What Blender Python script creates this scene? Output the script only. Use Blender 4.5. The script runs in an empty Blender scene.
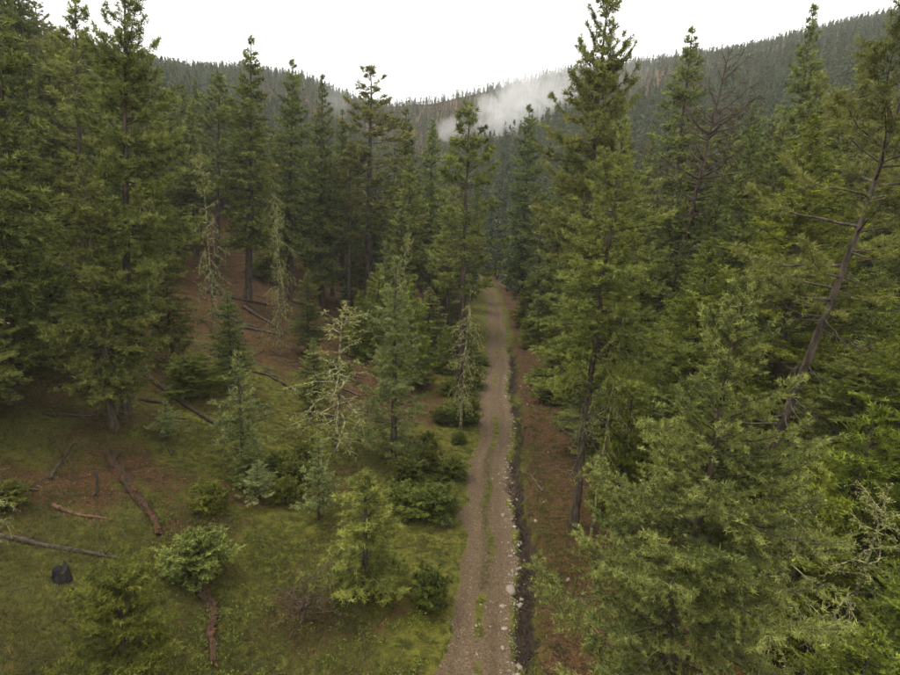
import bpy, math
import numpy as np
from mathutils import Vector, Matrix, Quaternion

# ------------------------------------------------------------------ camera, sky, sun, exposure
scene = bpy.context.scene
C = scene.collection
CAM_H = 17.0
PITCH, ROLL = math.radians(14.5), math.radians(3.0)
fwd = Vector((0, math.cos(PITCH), -math.sin(PITCH)))
r0 = Vector((1, 0, 0)); u0 = r0.cross(fwd)
up = math.cos(ROLL) * u0 - math.sin(ROLL) * r0
right = math.cos(ROLL) * r0 + math.sin(ROLL) * u0
cam_data = bpy.data.cameras.new('camera')
cam = bpy.data.objects.new('camera', cam_data); C.objects.link(cam)
M3 = Matrix((right, up, -fwd)).transposed()
cam.matrix_world = Matrix.Translation((0, 0, CAM_H)) @ M3.to_4x4()
cam_data.sensor_width = 36.0
cam_data.lens = 36.0 * 527.0 / 900.0
cam_data.clip_end = 5000.0
scene.camera = cam

SUN_EL, SUN_AZ = math.radians(66), math.radians(-60)      # behind cloud, high on the left
world = bpy.data.worlds.new('World'); scene.world = world; world.use_nodes = True
wn = world.node_tree.nodes; wl = world.node_tree.links
sky = wn.new('ShaderNodeTexSky'); sky.sky_type = 'NISHITA'; sky.sun_disc = False
sky.sun_elevation = SUN_EL; sky.sun_rotation = SUN_AZ
sky.air_density = 1.0; sky.dust_density = 3.0
cloud = wn.new('ShaderNodeMix'); cloud.data_type = 'RGBA'
cloud.inputs['Factor'].default_value = 0.95                # an almost closed cloud deck
cloud.inputs['B'].default_value = (8.0, 7.9, 7.6, 1)
wl.new(sky.outputs[0], cloud.inputs['A'])
bg = wn['Background']; bg.inputs['Strength'].default_value = 0.10
wl.new(cloud.outputs['Result'], bg.inputs['Color'])

sun_data = bpy.data.lights.new('sun', 'SUN'); sun_data.energy = 1.5; sun_data.angle = math.radians(30)
sun_data.color = (1.0, 0.96, 0.88)
sun = bpy.data.objects.new('sun', sun_data); C.objects.link(sun)
sun_dir = Vector((math.sin(SUN_AZ) * math.cos(SUN_EL), math.cos(SUN_AZ) * math.cos(SUN_EL), math.sin(SUN_EL)))
sun.rotation_euler = sun_dir.to_track_quat('Z', 'Y').to_euler()

scene.view_settings.view_transform = 'Standard'; scene.view_settings.look = 'None'
scene.view_settings.gamma = 1.0; scene.view_settings.use_curve_mapping = False
scene.view_settings.exposure = 1.27
scene.cycles.use_denoising = True
scene.cycles.use_adaptive_sampling = True; scene.cycles.adaptive_threshold = 0.02
scene.cycles.max_bounces = 8; scene.cycles.diffuse_bounces = 4; scene.cycles.volume_bounces = 2
scene.cycles.transmission_bounces = 4; scene.cycles.glossy_bounces = 2
scene.cycles.volume_step_rate = 1.0

# ------------------------------------------------------------------ helpers
def smooth(a, b, x):
    t = np.clip((x - a) / (b - a), 0, 1); return t * t * (3 - 2 * t)

def vnoise(x, y, seed=0):
    xi = np.floor(x).astype(np.int64); yi = np.floor(y).astype(np.int64)
    fx = x - xi; fy = y - yi; fx = fx * fx * (3 - 2 * fx); fy = fy * fy * (3 - 2 * fy)
    def h(i, j):
        n = (i * 374761393 + j * 668265263 + seed * 1442695041) & 0xffffffff
        n = ((n ^ (n >> 13)) * 1274126177) & 0xffffffff
        n = ((n ^ (n >> 16)) * 2246822519) & 0xffffffff
        return (n & 0xffff) / 65535.0
    a = h(xi, yi); b = h(xi + 1, yi); c = h(xi, yi + 1); d = h(xi + 1, yi + 1)
    return (a * (1 - fx) + b * fx) * (1 - fy) + (c * (1 - fx) + d * fx) * fy

def fbm(x, y, seed=0, octs=4):
    s = 0; a = 0.5
    for k in range(octs):
        s = s + a * vnoise(x * 2 ** k + 17.3 * k, y * 2 ** k - 9.1 * k, seed + k); a *= 0.5
    return s / (1 - 0.5 ** octs)

def unit(v): return v / np.maximum(np.linalg.norm(v, axis=-1, keepdims=True), 1e-9)

def raw_mesh(name, verts, faces, mat=None, attrs=None, smooth_shade=False):
    """verts (n,3); faces (m,k) with k = 3 or 4"""
    verts = np.asarray(verts, np.float32); faces = np.asarray(faces, np.int32)
    me = bpy.data.meshes.new(name)
    k = faces.shape[1]; m = len(faces)
    me.vertices.add(len(verts)); me.vertices.foreach_set('co', verts.ravel())
    me.loops.add(m * k); me.loops.foreach_set('vertex_index', faces.ravel())
    me.polygons.add(m); me.polygons.foreach_set('loop_start', np.arange(0, m * k, k, dtype=np.int32))
    me.polygons.foreach_set('loop_total', np.full(m, k, np.int32))
    if smooth_shade: me.polygons.foreach_set('use_smooth', np.ones(m, bool))
    for n, a in (attrs or {}).items():
        at = me.attributes.new(n, 'FLOAT', 'POINT'); at.data.foreach_set('value', np.asarray(a, np.float32))
    me.update(calc_edges=True)
    if mat: me.materials.append(mat)
    return me

def link(name, data, parent=None):
    o = bpy.data.objects.new(name, data); C.objects.link(o)
    if parent: o.parent = parent
    return o

def tag(o, label, cat, group=None, kind=None):
    o['label'] = label
    if cat: o['category'] = cat
    if group: o['group'] = group
    if kind: o['kind'] = kind
    return o

def tubes(P, Rr, sides=4):
    """P (n,K,3) polylines, Rr (n,K) radii -> verts, quads"""
    n, K, _ = P.shape
    T = np.empty_like(P); T[:, 1:-1] = P[:, 2:] - P[:, :-2]; T[:, 0] = P[:, 1] - P[:, 0]; T[:, -1] = P[:, -1] - P[:, -2]
    T = unit(T)
    ref = np.where(np.abs(T[..., 2:3]) > 0.8, np.array([1., 0, 0]), np.array([0, 0, 1.]))
    A = unit(np.cross(T, ref)); B = np.cross(T, A)
    ang = np.arange(sides) * 2 * np.pi / sides
    V = P[:, :, None] + Rr[:, :, None, None] * (np.cos(ang)[None, None, :, None] * A[:, :, None] + np.sin(ang)[None, None, :, None] * B[:, :, None])
    idx = np.arange(n * K * sides).reshape(n, K, sides)
    nx = np.roll(idx, -1, axis=2)
    Q = np.stack([idx[:, :-1], nx[:, :-1], nx[:, 1:], idx[:, 1:]], -1).reshape(-1, 4)
    return V.reshape(-1, 3), Q

def join(parts):
    vs, fs, o = [], [], 0
    for v, f in parts:
        vs.append(v); fs.append(np.asarray(f) + o); o += len(v)
    return np.concatenate(vs), np.concatenate(fs)

# ------------------------------------------------------------------ materials
def new_mat(name):
    m = bpy.data.materials.new(name); m.use_nodes = True
    nt = m.node_tree; nt.nodes.clear()
    return m, nt
def nd(nt, t, **kw):
    n = nt.nodes.new(t)
    for k, v in kw.items(): setattr(n, k, v)
    return n
def mix(nt, fac, a, b, mode='MIX'):
    n = nd(nt, 'ShaderNodeMix', data_type='RGBA', blend_type=mode)
    for s, v in (('Factor', fac), ('A', a), ('B', b)):
        if isinstance(v, (int, float)): n.inputs[s].default_value = v
        elif isinstance(v, tuple): n.inputs[s].default_value = (*v, 1) if len(v) == 3 else v
        else: nt.links.new(v, n.inputs[s])
    return n.outputs['Result']
def ramp(nt, val, lo, hi):
    n = nd(nt, 'ShaderNodeMapRange'); n.interpolation_type = 'SMOOTHSTEP'
    nt.links.new(val, n.inputs['Value']); n.inputs['From Min'].default_value = lo; n.inputs['From Max'].default_value = hi
    return n.outputs['Result']
def math_(nt, op, a, b=None):
    n = nd(nt, 'ShaderNodeMath', operation=op)
    for i, v in enumerate((a, b)):
        if v is None: continue
        if isinstance(v, (int, float)): n.inputs[i].default_value = v
        else: nt.links.new(v, n.inputs[i])
    return n.outputs[0]
def noise(nt, coord, scale, detail=4, rough=0.55, dist=0.0):
    n = nd(nt, 'ShaderNodeTexNoise'); n.inputs['Scale'].default_value = scale
    n.inputs['Detail'].default_value = detail; n.inputs['Roughness'].default_value = rough; n.inputs['Distortion'].default_value = dist
    nt.links.new(coord, n.inputs['Vector'])
    return n.outputs['Fac']
def attr(nt, name):
    return nd(nt, 'ShaderNodeAttribute', attribute_name=name).outputs['Fac']

def leaf_mat(name, dark, light, trans=0.20, hue=0.03, val=0.35):
    m, nt = new_mat(name)
    t = attr(nt, 'tone')
    col = mix(nt, t, dark, light)
    oi = nd(nt, 'ShaderNodeObjectInfo')
    hs = nd(nt, 'ShaderNodeHueSaturation')
    h = nd(nt, 'ShaderNodeMapRange'); nt.links.new(oi.outputs['Random'], h.inputs['Value'])
    h.inputs['To Min'].default_value = 0.5 - hue; h.inputs['To Max'].default_value = 0.5 + hue * 0.25
    mul = math_(nt, 'FRACT', math_(nt, 'MULTIPLY', oi.outputs['Random'], 7.31))
    v = nd(nt, 'ShaderNodeMapRange'); nt.links.new(mul, v.inputs['Value'])
    v.inputs['To Min'].default_value = 1 - val * 0.6; v.inputs['To Max'].default_value = 1 + val * 0.6
    nt.links.new(h.outputs[0], hs.inputs['Hue']); nt.links.new(v.outputs[0], hs.inputs['Value']); nt.links.new(col, hs.inputs['Color'])
    p = nd(nt, 'ShaderNodeBsdfPrincipled'); p.inputs['Roughness'].default_value = 0.6; p.inputs['Specular IOR Level'].default_value = 0.25
    tr = nd(nt, 'ShaderNodeBsdfTranslucent')
    nt.links.new(hs.outputs[0], p.inputs['Base Color']); nt.links.new(hs.outputs[0], tr.inputs['Color'])
    ms = nd(nt, 'ShaderNodeMixShader'); ms.inputs[0].default_value = trans
    nt.links.new(p.outputs[0], ms.inputs[1]); nt.links.new(tr.outputs[0], ms.inputs[2])
    out = nd(nt, 'ShaderNodeOutputMaterial'); nt.links.new(ms.outputs[0], out.inputs['Surface'])
    return m

def wood_mat(name, a, b, lichen=None, lf=0.55, scale=6.0, stretch=0.25):
    m, nt = new_mat(name)
    tc = nd(nt, 'ShaderNodeTexCoord').outputs['Object']
    mp = nd(nt, 'ShaderNodeMapping'); mp.inputs['Scale'].default_value = (1, 1, stretch); nt.links.new(tc, mp.inputs['Vector'])
    n1 = noise(nt, mp.outputs[0], scale, 5, 0.65)
    col = mix(nt, ramp(nt, n1, 0.35, 0.68), a, b)
    if lichen:
        n2 = noise(nt, tc, scale * 0.5, 5, 0.7)
        col = mix(nt, ramp(nt, n2, lf, lf + 0.12), col, lichen)
    p = nd(nt, 'ShaderNodeBsdfPrincipled'); p.inputs['Roughness'].default_value = 0.85; p.inputs['Specular IOR Level'].default_value = 0.2
    nt.links.new(col, p.inputs['Base Color'])
    bp = nd(nt, 'ShaderNodeBump'); bp.inputs['Strength'].default_value = 0.7; bp.inputs['Distance'].default_value = 0.03
    nt.links.new(n1, bp.inputs['Height']); nt.links.new(bp.outputs[0], p.inputs['Normal'])
    out = nd(nt, 'ShaderNodeOutputMaterial'); nt.links.new(p.outputs[0], out.inputs['Surface'])
    return m

L = {
 'fir':    leaf_mat('fir_needles', (0.036, 0.056, 0.010), (0.255, 0.300, 0.066)),
 'pine':   leaf_mat('pine_needles', (0.042, 0.056, 0.010), (0.275, 0.300, 0.066)),
 'blue':   leaf_mat('blue_fir_needles', (0.056, 0.080, 0.020), (0.330, 0.365, 0.115), hue=0.01, val=0.1),
 'hero':   leaf_mat('grey_green_needles', (0.044, 0.064, 0.012), (0.360, 0.382, 0.092), hue=0.01, val=0.1),
 'bright': leaf_mat('bright_needles', (0.034, 0.055, 0.004), (0.275, 0.315, 0.030), hue=0.015, val=0.15),
 'young':  leaf_mat('young_needles', (0.048, 0.066, 0.010), (0.325, 0.345, 0.064), hue=0.01, val=0.1),
 'sage':   leaf_mat('sage_leaves', (0.075, 0.095, 0.018), (0.290, 0.310, 0.068), hue=0.01, val=0.1),
 'shrub':  leaf_mat('shrub_leaves', (0.036, 0.054, 0.006), (0.185, 0.210, 0.028)),
 'far':    leaf_mat('far_needles', (0.032, 0.050, 0.018), (0.130, 0.165, 0.062), trans=0.15, hue=0.03, val=0.6),
 'lichen': leaf_mat('lichen_threads', (0.20, 0.210, 0.050), (0.42, 0.42, 0.13), trans=0.2, hue=0.005, val=0.1),
 'brown':  leaf_mat('dead_needles', (0.06, 0.034, 0.014), (0.15, 0.085, 0.036), trans=0.1, hue=0.01),
}
W = {
 'bark':   wood_mat('bark', (0.032, 0.025, 0.017), (0.110, 0.086, 0.060), (0.13, 0.13, 0.08), 0.62),
 'pinebark': wood_mat('pine_bark', (0.028, 0.022, 0.016), (0.115, 0.088, 0.064)),
 'lichenwood': wood_mat('lichen_crusted_wood', (0.055, 0.045, 0.032), (0.155, 0.140, 0.078), (0.29, 0.29, 0.115), 0.46),
 'brownwood': wood_mat('brown_dead_wood', (0.040, 0.029, 0.021), (0.115, 0.084, 0.060)),
 'log':    wood_mat('log_wood', (0.026, 0.019, 0.013), (0.078, 0.058, 0.040), (0.055, 0.060, 0.018), 0.56, 5.0, 1.0),
 'redlog': wood_mat('rotten_red_wood', (0.022, 0.012, 0.007), (0.105, 0.048, 0.022), (0.030, 0.026, 0.012), 0.48, 4.0, 1.0),
 'orangelog': wood_mat('orange_heartwood', (0.06, 0.032, 0.018), (0.20, 0.105, 0.050), (0.05, 0.036, 0.025), 0.50, 4.0, 1.0),
 'greylog': wood_mat('weathered_grey_wood', (0.036, 0.028, 0.021), (0.115, 0.092, 0.068), None, 0, 5.0, 1.0),
 'char':   wood_mat('charred_wood', (0.012, 0.011, 0.010), (0.035, 0.030, 0.026)),
}

def stone_mat():
    m, nt = new_mat('pale_stone')
    tc = nd(nt, 'ShaderNodeTexCoord').outputs['Object']
    n1 = noise(nt, tc, 3.0, 6, 0.7)
    oi = nd(nt, 'ShaderNodeObjectInfo').outputs['Random']
    a = mix(nt, oi, (0.20, 0.165, 0.12), (0.44, 0.39, 0.31))
    col = mix(nt, ramp(nt, n1, 0.35, 0.7), (0.17, 0.13, 0.095), a)
    p = nd(nt, 'ShaderNodeBsdfPrincipled'); p.inputs['Roughness'].default_value = 0.8
    nt.links.new(col, p.inputs['Base Color'])
    bp = nd(nt, 'ShaderNodeBump'); bp.inputs['Strength'].default_value = 0.5; bp.inputs['Distance'].default_value = 0.02
    nt.links.new(n1, bp.inputs['Height']); nt.links.new(bp.outputs[0], p.inputs['Normal'])
    out = nd(nt, 'ShaderNodeOutputMaterial'); nt.links.new(p.outputs[0], out.inputs['Surface'])
    return m

def ground_mat():
    m, nt = new_mat('forest_floor')
    tc = nd(nt, 'ShaderNodeTexCoord').outputs['Object']
    nb = noise(nt, tc, 0.35, 5, 0.6)                    # large patches
    nm = noise(nt, tc, 2.2, 5, 0.65, 0.4)
    nf = noise(nt, tc, 11.0, 5, 0.7)
    ng = noise(nt, tc, 34.0, 3, 0.7)
    moss = mix(nt, ramp(nt, nm, 0.34, 0.66), (0.032, 0.041, 0.004), (0.132, 0.130, 0.017))
    moss = mix(nt, math_(nt, 'MULTIPLY', ramp(nt, nf, 0.45, 0.66), 0.75), moss, (0.062, 0.040, 0.012))
    moss = mix(nt, math_(nt, 'MULTIPLY', ramp(nt, ng, 0.60, 0.78), 0.5), moss, (0.19, 0.16, 0.075))
    duff = mix(nt, ramp(nt, nf, 0.35, 0.65), (0.024, 0.013, 0.005), (0.125, 0.066, 0.026))
    duff = mix(nt, math_(nt, 'MULTIPLY', ramp(nt, ng, 0.58, 0.75), 0.5), duff, (0.17, 0.115, 0.066))
    duff = mix(nt, math_(nt, 'MULTIPLY', ramp(nt, noise(nt, tc, 1.1, 5, 0.65, 0.8), 0.48, 0.62), 0.7), duff, (0.028, 0.020, 0.007))
    df = math_(nt, 'ADD', attr(nt, 'duff'), math_(nt, 'MULTIPLY', math_(nt, 'SUBTRACT', nm, 0.5), 1.1))
    df = math_(nt, 'ADD', df, math_(nt, 'MULTIPLY', math_(nt, 'SUBTRACT', nb, 0.5), 0.8))
    col = mix(nt, ramp(nt, df, 0.32, 0.68), moss, duff)
    dirt = mix(nt, ramp(nt, nf, 0.3, 0.7), (0.064, 0.042, 0.023), (0.160, 0.113, 0.068))
    dirt = mix(nt, math_(nt, 'MULTIPLY', ramp(nt, nm, 0.45, 0.75), 0.6), dirt, (0.070, 0.047, 0.027))
    dirt = mix(nt, math_(nt, 'MULTIPLY', ramp(nt, ng, 0.66, 0.78), 0.6), dirt, (0.30, 0.24, 0.17))
    rd = math_(nt, 'ADD', attr(nt, 'road'), math_(nt, 'MULTIPLY', math_(nt, 'SUBTRACT', nf, 0.5), 1.0))
    rd = math_(nt, 'ADD', rd, math_(nt, 'MULTIPLY', math_(nt, 'SUBTRACT', nm, 0.5), 0.6))
    col = mix(nt, ramp(nt, rd, 0.35, 0.65), col, dirt)
    dt = math_(nt, 'ADD', attr(nt, 'ditch'), math_(nt, 'MULTIPLY', math_(nt, 'SUBTRACT', nf, 0.5), 0.8))
    mud = mix(nt, ramp(nt, ng, 0.3, 0.7), (0.020, 0.013, 0.008), (0.070, 0.045, 0.026))
    col = mix(nt, ramp(nt, dt, 0.35, 0.7), col, mud)
    p = nd(nt, 'ShaderNodeBsdfPrincipled'); p.inputs['Roughness'].default_value = 0.95; p.inputs['Specular IOR Level'].default_value = 0.15
    nt.links.new(col, p.inputs['Base Color'])
    hh = math_(nt, 'ADD', math_(nt, 'MULTIPLY', nf, 1.0), math_(nt, 'MULTIPLY', ng, 0.5))
    bp = nd(nt, 'ShaderNodeBump'); bp.inputs['Strength'].default_value = 0.8; bp.inputs['Distance'].default_value = 0.10
    nt.links.new(hh, bp.inputs['Height']); nt.links.new(bp.outputs[0], p.inputs['Normal'])
    out = nd(nt, 'ShaderNodeOutputMaterial'); nt.links.new(p.outputs[0], out.inputs['Surface'])
    return m
MAT_STONE = stone_mat(); MAT_GROUND = ground_mat()

# ------------------------------------------------------------------ terrain
RY = np.array([-60, 0, 16, 36, 69, 95, 119, 150, 173, 230, 2000.])
RX = np.array([-6.5, -0.1, 1.65, 3.65, 6.55, 8.3, 9.2, 7.5, 3.5, -10, -10.])
RIDGE = np.array([(-1500, 95), (-696, 106), (-418, 129), (-251, 132), (-201, 135), (-147, 132), (-111, 119), (-66, 113), (-30, 117),
                  (32, 133), (84, 148), (154, 158), (241, 172), (340, 198), (414, 216), (652, 240), (1500, 260)], float)
def road_x(y): return np.interp(y, RY, RX) + 0.20 * np.sin(np.asarray(y) * 0.31 + 0.6) + 0.10 * np.sin(np.asarray(y) * 0.83)
def spread(d, k):
    d = np.maximum(d, 0); return d * d / (d + k)
def profile(x, y):
    x = np.asarray(x, float); y = np.asarray(y, float)
    d = x - road_x(y)
    zl = np.where(y < 80, -0.045 * y, -3.6 - 0.005 * (y - 80))
    side = 0.04 * np.maximum(-d - 1.5, 0) + 0.34 * spread(-d - 9, 14) + 0.10 * np.maximum(d - 2, 0) + 0.22 * spread(d - 8, 12)
    z = zl + 120 * np.tanh(side / 120)
    t = np.clip((y - 170) / 350, 0, 1)
    zr = np.interp(x * 520 / np.maximum(y, 170), RIDGE[:, 0], RIDGE[:, 1]) - 15
    zr = zr + 10 * (fbm(x / 60, y / 60, 5) - 0.5) * (1 - np.clip((y - 430) / 90, 0, 1))
    z = z * (1 - t) + zr * t
    return np.where(y > 520, zr - 0.35 * (y - 520), z)
def ditch_mask(d, y):
    c = 2.02 + 0.55 * (vnoise(y * 0.22, y * 0, 21) - 0.5) + 0.30 * (vnoise(y * 2.1, y * 0, 22) - 0.5)
    w = 0.46 + 0.40 * (vnoise(y * 0.7, y * 0, 23) - 0.5) + 0.16 * (vnoise(y * 3.1, y * 0, 24) - 0.5)
    return np.exp(-np.clip(np.abs(d - c) / w, 0, 9) ** 3) * smooth(95, 55, y) * (0.35 + 0.65 * smooth(0.18, 0.45, vnoise(y * 0.42, y * 0, 27)))
def terrain(x, y):
    z = profile(x, y)
    d = x - road_x(y); a = np.abs(d)
    near = smooth(150, 90, y)
    out = smooth(1.4, 3.5, a)
    z = z + near * out * (0.55 * (fbm(x * 0.18, y * 0.18, 1) - 0.5) + 0.28 * (fbm(x * 0.8, y * 0.8, 2, 3) - 0.5))
    z = z + near * 0.05 * (fbm(x * 2.4, y * 2.4, 3, 3) - 0.5)
    z = z - near * 0.10 * (np.exp(-((a - 0.80) / 0.28) ** 2)) - near * 0.10 * smooth(1.9, 1.2, a)
    z = z + near * 0.16 * np.exp(-((d - 3.0) / 0.45) ** 2) * smooth(95, 60, y)
    z = z - 0.55 * ditch_mask(d, y)
    return z

def build_terrain():
    ds = np.concatenate([-np.geomspace(4, 900, 110)[::-1], np.arange(-3.9, 4.4, 0.1), np.geomspace(4.5, 900, 95)])
    y1 = np.arange(6, 45, 0.16); y2 = 45 + (np.geomspace(1, 12, 190) - 1) / 11 * 130
    ys = np.concatenate([np.linspace(-40, 5.5, 30), y1, y2, np.linspace(178, 900, 150)])
    D, Y = np.meshgrid(ds, ys)
    X = D + road_x(Y); Z = terrain(X, Y)
    m, n = D.shape
    idx = np.arange(m * n).reshape(m, n)
    F = np.stack([idx[:-1, :-1], idx[:-1, 1:], idx[1:, 1:], idx[1:, :-1]], -1).reshape(-1, 4)
    V = np.stack([X, Y, Z], -1).reshape(-1, 3)
    a = np.abs(D)
    w = 1.38 + 0.50 * (fbm(Y * 0.5, D * 0 + 3, 9, 3) - 0.5) * 2
    road = smooth(w + 0.35, w - 0.35, a)
    strip = np.exp(-((D + 0.10 * np.sin(Y * 0.7)) / 0.36) ** 2) * smooth(0.33, 0.56, fbm(Y * 0.35 + 4, D * 0, 11, 3)) * 0.70
    road = road - strip
    road = road * smooth(190, 130, Y)
    ditch = ditch_mask(D, Y)
    # brown needle litter: on the slopes under trees, along the right bank, thin in the clearing
    duff = 0.22 + 0.55 * smooth(38, 52, Y + 0.35 * (D + 15)) * smooth(-4, -9, D)
    duff = duff + 0.55 * smooth(1.8, 3.2, D) + 0.35 * smooth(-17, -24, D) * smooth(10, 20, Y)
    duff = duff + 0.60 * (fbm(X * 0.16, Y * 0.16, 31, 3) - 0.5) * 2 * smooth(-2, -5, D)
    duff = duff * (1 - smooth(130, 200, Y)) + 0.75 * smooth(130, 200, Y)
    duff = duff + 0.45 * (fbm(X * 0.75, Y * 0.75, 33, 4) - 0.5) * 2 * smooth(-1.5, -3, D) * smooth(70, 50, Y)
    cx, cy = X + 5.2, Y - 18.2
    duff = duff + 0.55 * np.exp(-(cx * cx + cy * cy) / 2.6)
    at = {'road': road.ravel(), 'ditch': ditch.ravel(), 'duff': duff.ravel()}
    fd = D.reshape(-1)[F].mean(1); fy = Y.reshape(-1)[F].mean(1)
    isroad = (np.abs(fd) < 1.55) & (fy < 190)
    isditch = (fd > 1.55) & (fd < 2.75) & (fy < 80)
    ishill = fy > 178
    for nm, sel, sm in (('road', isroad, 1), ('ditch', isditch & ~isroad, 1), ('hillside', ishill & ~isroad, 1), ('ground', ~(isroad | isditch | ishill), 1)):
        f = F[sel]; u, inv = np.unique(f, return_inverse=True)
        me = raw_mesh(nm, V[u], inv.reshape(f.shape), MAT_GROUND, {k: v[u] for k, v in at.items()}, True)
        o = link(nm, me)
        lab = {'road': 'rutted brown dirt track running straight up the valley', 'ditch': 'dark eroded ditch along the right edge of the dirt track',
               'hillside': 'far forested ridge closing the valley', 'ground': 'mossy forest floor with brown needle litter'}[nm]
        tag(o, lab, nm, kind='structure')
build_terrain()
def gz(x, y): return float(terrain(np.array([x], float), np.array([y], float))[0])

# ------------------------------------------------------------------ tree building
def prof_fn(kind, t):
    if kind == 'cone': return (1 - t) ** 0.85 * np.clip(0.55 + t * 2.2, 0, 1)
    if kind == 'spire': return (1 - t) ** 0.7 * np.clip(0.6 + t * 2.0, 0, 1)
    if kind == 'pine': return np.clip(1 - t, 0, 1) ** 0.55 * np.clip(0.45 + t * 1.4, 0, 1)
    if kind == 'round': return np.sqrt(np.clip(1 - (t * 1.0) ** 2.2, 0, 1)) * np.clip(0.6 + t * 1.2, 0, 1)
    return 1 - t

def grow(seed, H, R, c0=0.1, nb=120, prof='cone', el=(-8, 45), droop=0.25, upturn=0.12, tw=7.0, tl=0.42, tspace=0.22,
         tuft=0.22, M=10, spr=0.75, wid=0.10, r0=None, sparse=0.0, bend=0.0, twig_wood=False, end_only=False, jl=0.5, gaps=0.0, dead=0, bias=1.0):
    """returns trunk (verts, quads), limb list, needle (verts, tone)"""
    g = np.random.default_rng(seed)
    K = 18; t = np.linspace(0, 1, K)
    r0 = r0 or 0.011 * H + 0.03
    wob = np.cumsum(g.normal(0, 0.0035 * H, (K, 2)), axis=0); wob -= wob[0]; wob *= (0.4 + 0.0 * t)[:, None]
    TP = np.zeros((K, 3)); TP[:, :2] = wob; TP[:, 2] = t * H
    TP[:, 0] += bend * H * (t ** 2 - t)
    TR = r0 * (1 - t) ** 0.85 + 0.012; TR[0] *= 1.35
    # live branches (and optional dead ones below the crown)
    tb = np.sort(g.random(nb) ** bias); hb = c0 + (0.992 - c0) * tb
    Lb = R * prof_fn(prof, tb) * (1 - jl * 0.5 + jl * g.random(nb)) + 0.10
    if gaps > 0:                                              # irregular crown: whole sectors thinner
        az_ = np.arange(nb) * 2.39996
        Lb *= 1.12 - 0.8 * gaps * np.clip(vnoise(tb * 9 + seed, np.cos(az_) * 1.5 + 5, seed), 0, 1)
    az = np.arange(nb) * 2.39996 + g.normal(0, 0.35, nb)
    ela = np.radians(el[0] + (el[1] - el[0]) * tb ** 1.6 + g.normal(0, 7, nb))
    KB = 7; s = np.linspace(0, 1, KB)
    def branch_paths(hb, Lb, az, ela, tb, dr, ut):
        org = np.stack([np.interp(hb, t, TP[:, 0]), np.interp(hb, t, TP[:, 1]), hb * H], -1)
        azs = az[:, None] + g.normal(0, 0.18, len(hb))[:, None] * s[None] ** 1.5
        rad = Lb[:, None] * s[None] * np.cos(ela)[:, None]
        z = Lb[:, None] * (np.sin(ela)[:, None] * s - dr * (1 - 0.75 * tb)[:, None] * s ** 2 + ut * s ** 4)
        z = z + (g.normal(0, 0.02, z.shape) * Lb[:, None]) * s
        P = np.stack([np.cos(azs) * rad, np.sin(azs) * rad, z], -1) + org[:, None]
        rr = np.interp(hb, t, TR)
        r = np.minimum(0.011 * Lb + 0.012, rr * 0.6)[:, None] * (1 - 0.85 * s)[None]
        return P, r
    BP, BR = branch_paths(hb, Lb, az, ela, tb, droop, upturn)
    limbs = [(BP, BR)]
    if dead:
        hd = c0 * (0.25 + 0.75 * g.random(dead)); Ld = R * (0.25 + 0.5 * g.random(dead))
        DP, DR = branch_paths(hd, Ld, g.random(dead) * 6.28, np.radians(g.normal(-8, 12, dead)), np.zeros(dead), 0.2, 0.0)
        limbs.append((DP, DR))
    # side twigs
    nt_ = np.maximum(2, (Lb * tw).astype(int))
    bi = np.repeat(np.arange(nb), nt_); n = len(bi)
    sj = (0.12 + 0.88 * g.random(n)) if not end_only else (0.45 + 0.55 * g.random(n) ** 0.7)
    keep = g.random(n) > sparse
    bi, sj = bi[keep], sj[keep]; n = len(bi)
    f = sj * (KB - 1); i0 = np.minimum(f.astype(int), KB - 2); fr = (f - i0)[:, None]
    p0 = BP[bi, i0] * (1 - fr) + BP[bi, i0 + 1] * fr
    tan = unit(BP[bi, i0 + 1] - BP[bi, i0])
    side = unit(np.cross(tan, np.array([0, 0, 1.]))) * np.where(np.arange(n) % 2, 1, -1)[:, None]
    ang = np.radians(48) + g.normal(0, 0.25, n)
    tdir = unit(tan * np.cos(ang)[:, None] + side * np.sin(ang)[:, None] + np.array([0, 0, 1.]) * g.normal(0.05, 0.22, n)[:, None])
    tlen = np.minimum(Lb[bi] * tl * (1.05 - 0.75 * sj), 1.1) * (0.55 + 0.7 * g.random(n)) + 0.08
    # leading twig of every branch, and the tree's own leader
    p0 = np.concatenate([p0, BP[:, -2], TP[-1:] - [[0, 0, 0.3]]]); tdir = np.concatenate([tdir, unit(BP[:, -1] - BP[:, -2]), [[0, 0, 1.]]])
    tlen = np.concatenate([tlen, np.linalg.norm(BP[:, -1] - BP[:, -2], axis=1) + 0.1, [0.4]]); bi = np.concatenate([bi, np.arange(nb), [nb - 1]])
    n = len(bi)
    # needle tufts along the twigs
    nf = np.maximum(1, np.ceil(tlen / tspace)).astype(int)
    ti = np.repeat(np.arange(n), nf); k = np.arange(len(ti)) - np.repeat(np.cumsum(nf) - nf, nf)
    u = (k + 0.35 + 0.6 * g.random(len(ti))) / nf[ti]
    pos = p0[ti] + tdir[ti] * (tlen[ti] * u)[:, None] - np.array([0, 0, 1.]) * (0.10 * tlen[ti] * u ** 2)[:, None]
    btone = 0.14 + 0.50 * g.random(nb)
    tone = np.clip(btone[bi[ti]] + g.normal(0, 0.16, len(ti)) + 0.28 * (u - 0.5), 0, 1)
    size = tuft * (0.7 + 0.6 * g.random(len(ti)))
    d = unit(tdir[ti][:, None] * 0.8 + g.normal(0, spr, (len(ti), M, 3)) + np.array([0, 0, 0.25]))
    ln = size[:, None] * (0.6 + 0.6 * g.random((len(ti), M)))
    b = pos[:, None] + g.normal(0, 0.16, d.shape) * size[:, None, None]
    pr = unit(np.cross(d, g.normal(0, 1, d.shape))) * (size[:, None] * wid)[..., None]
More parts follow.
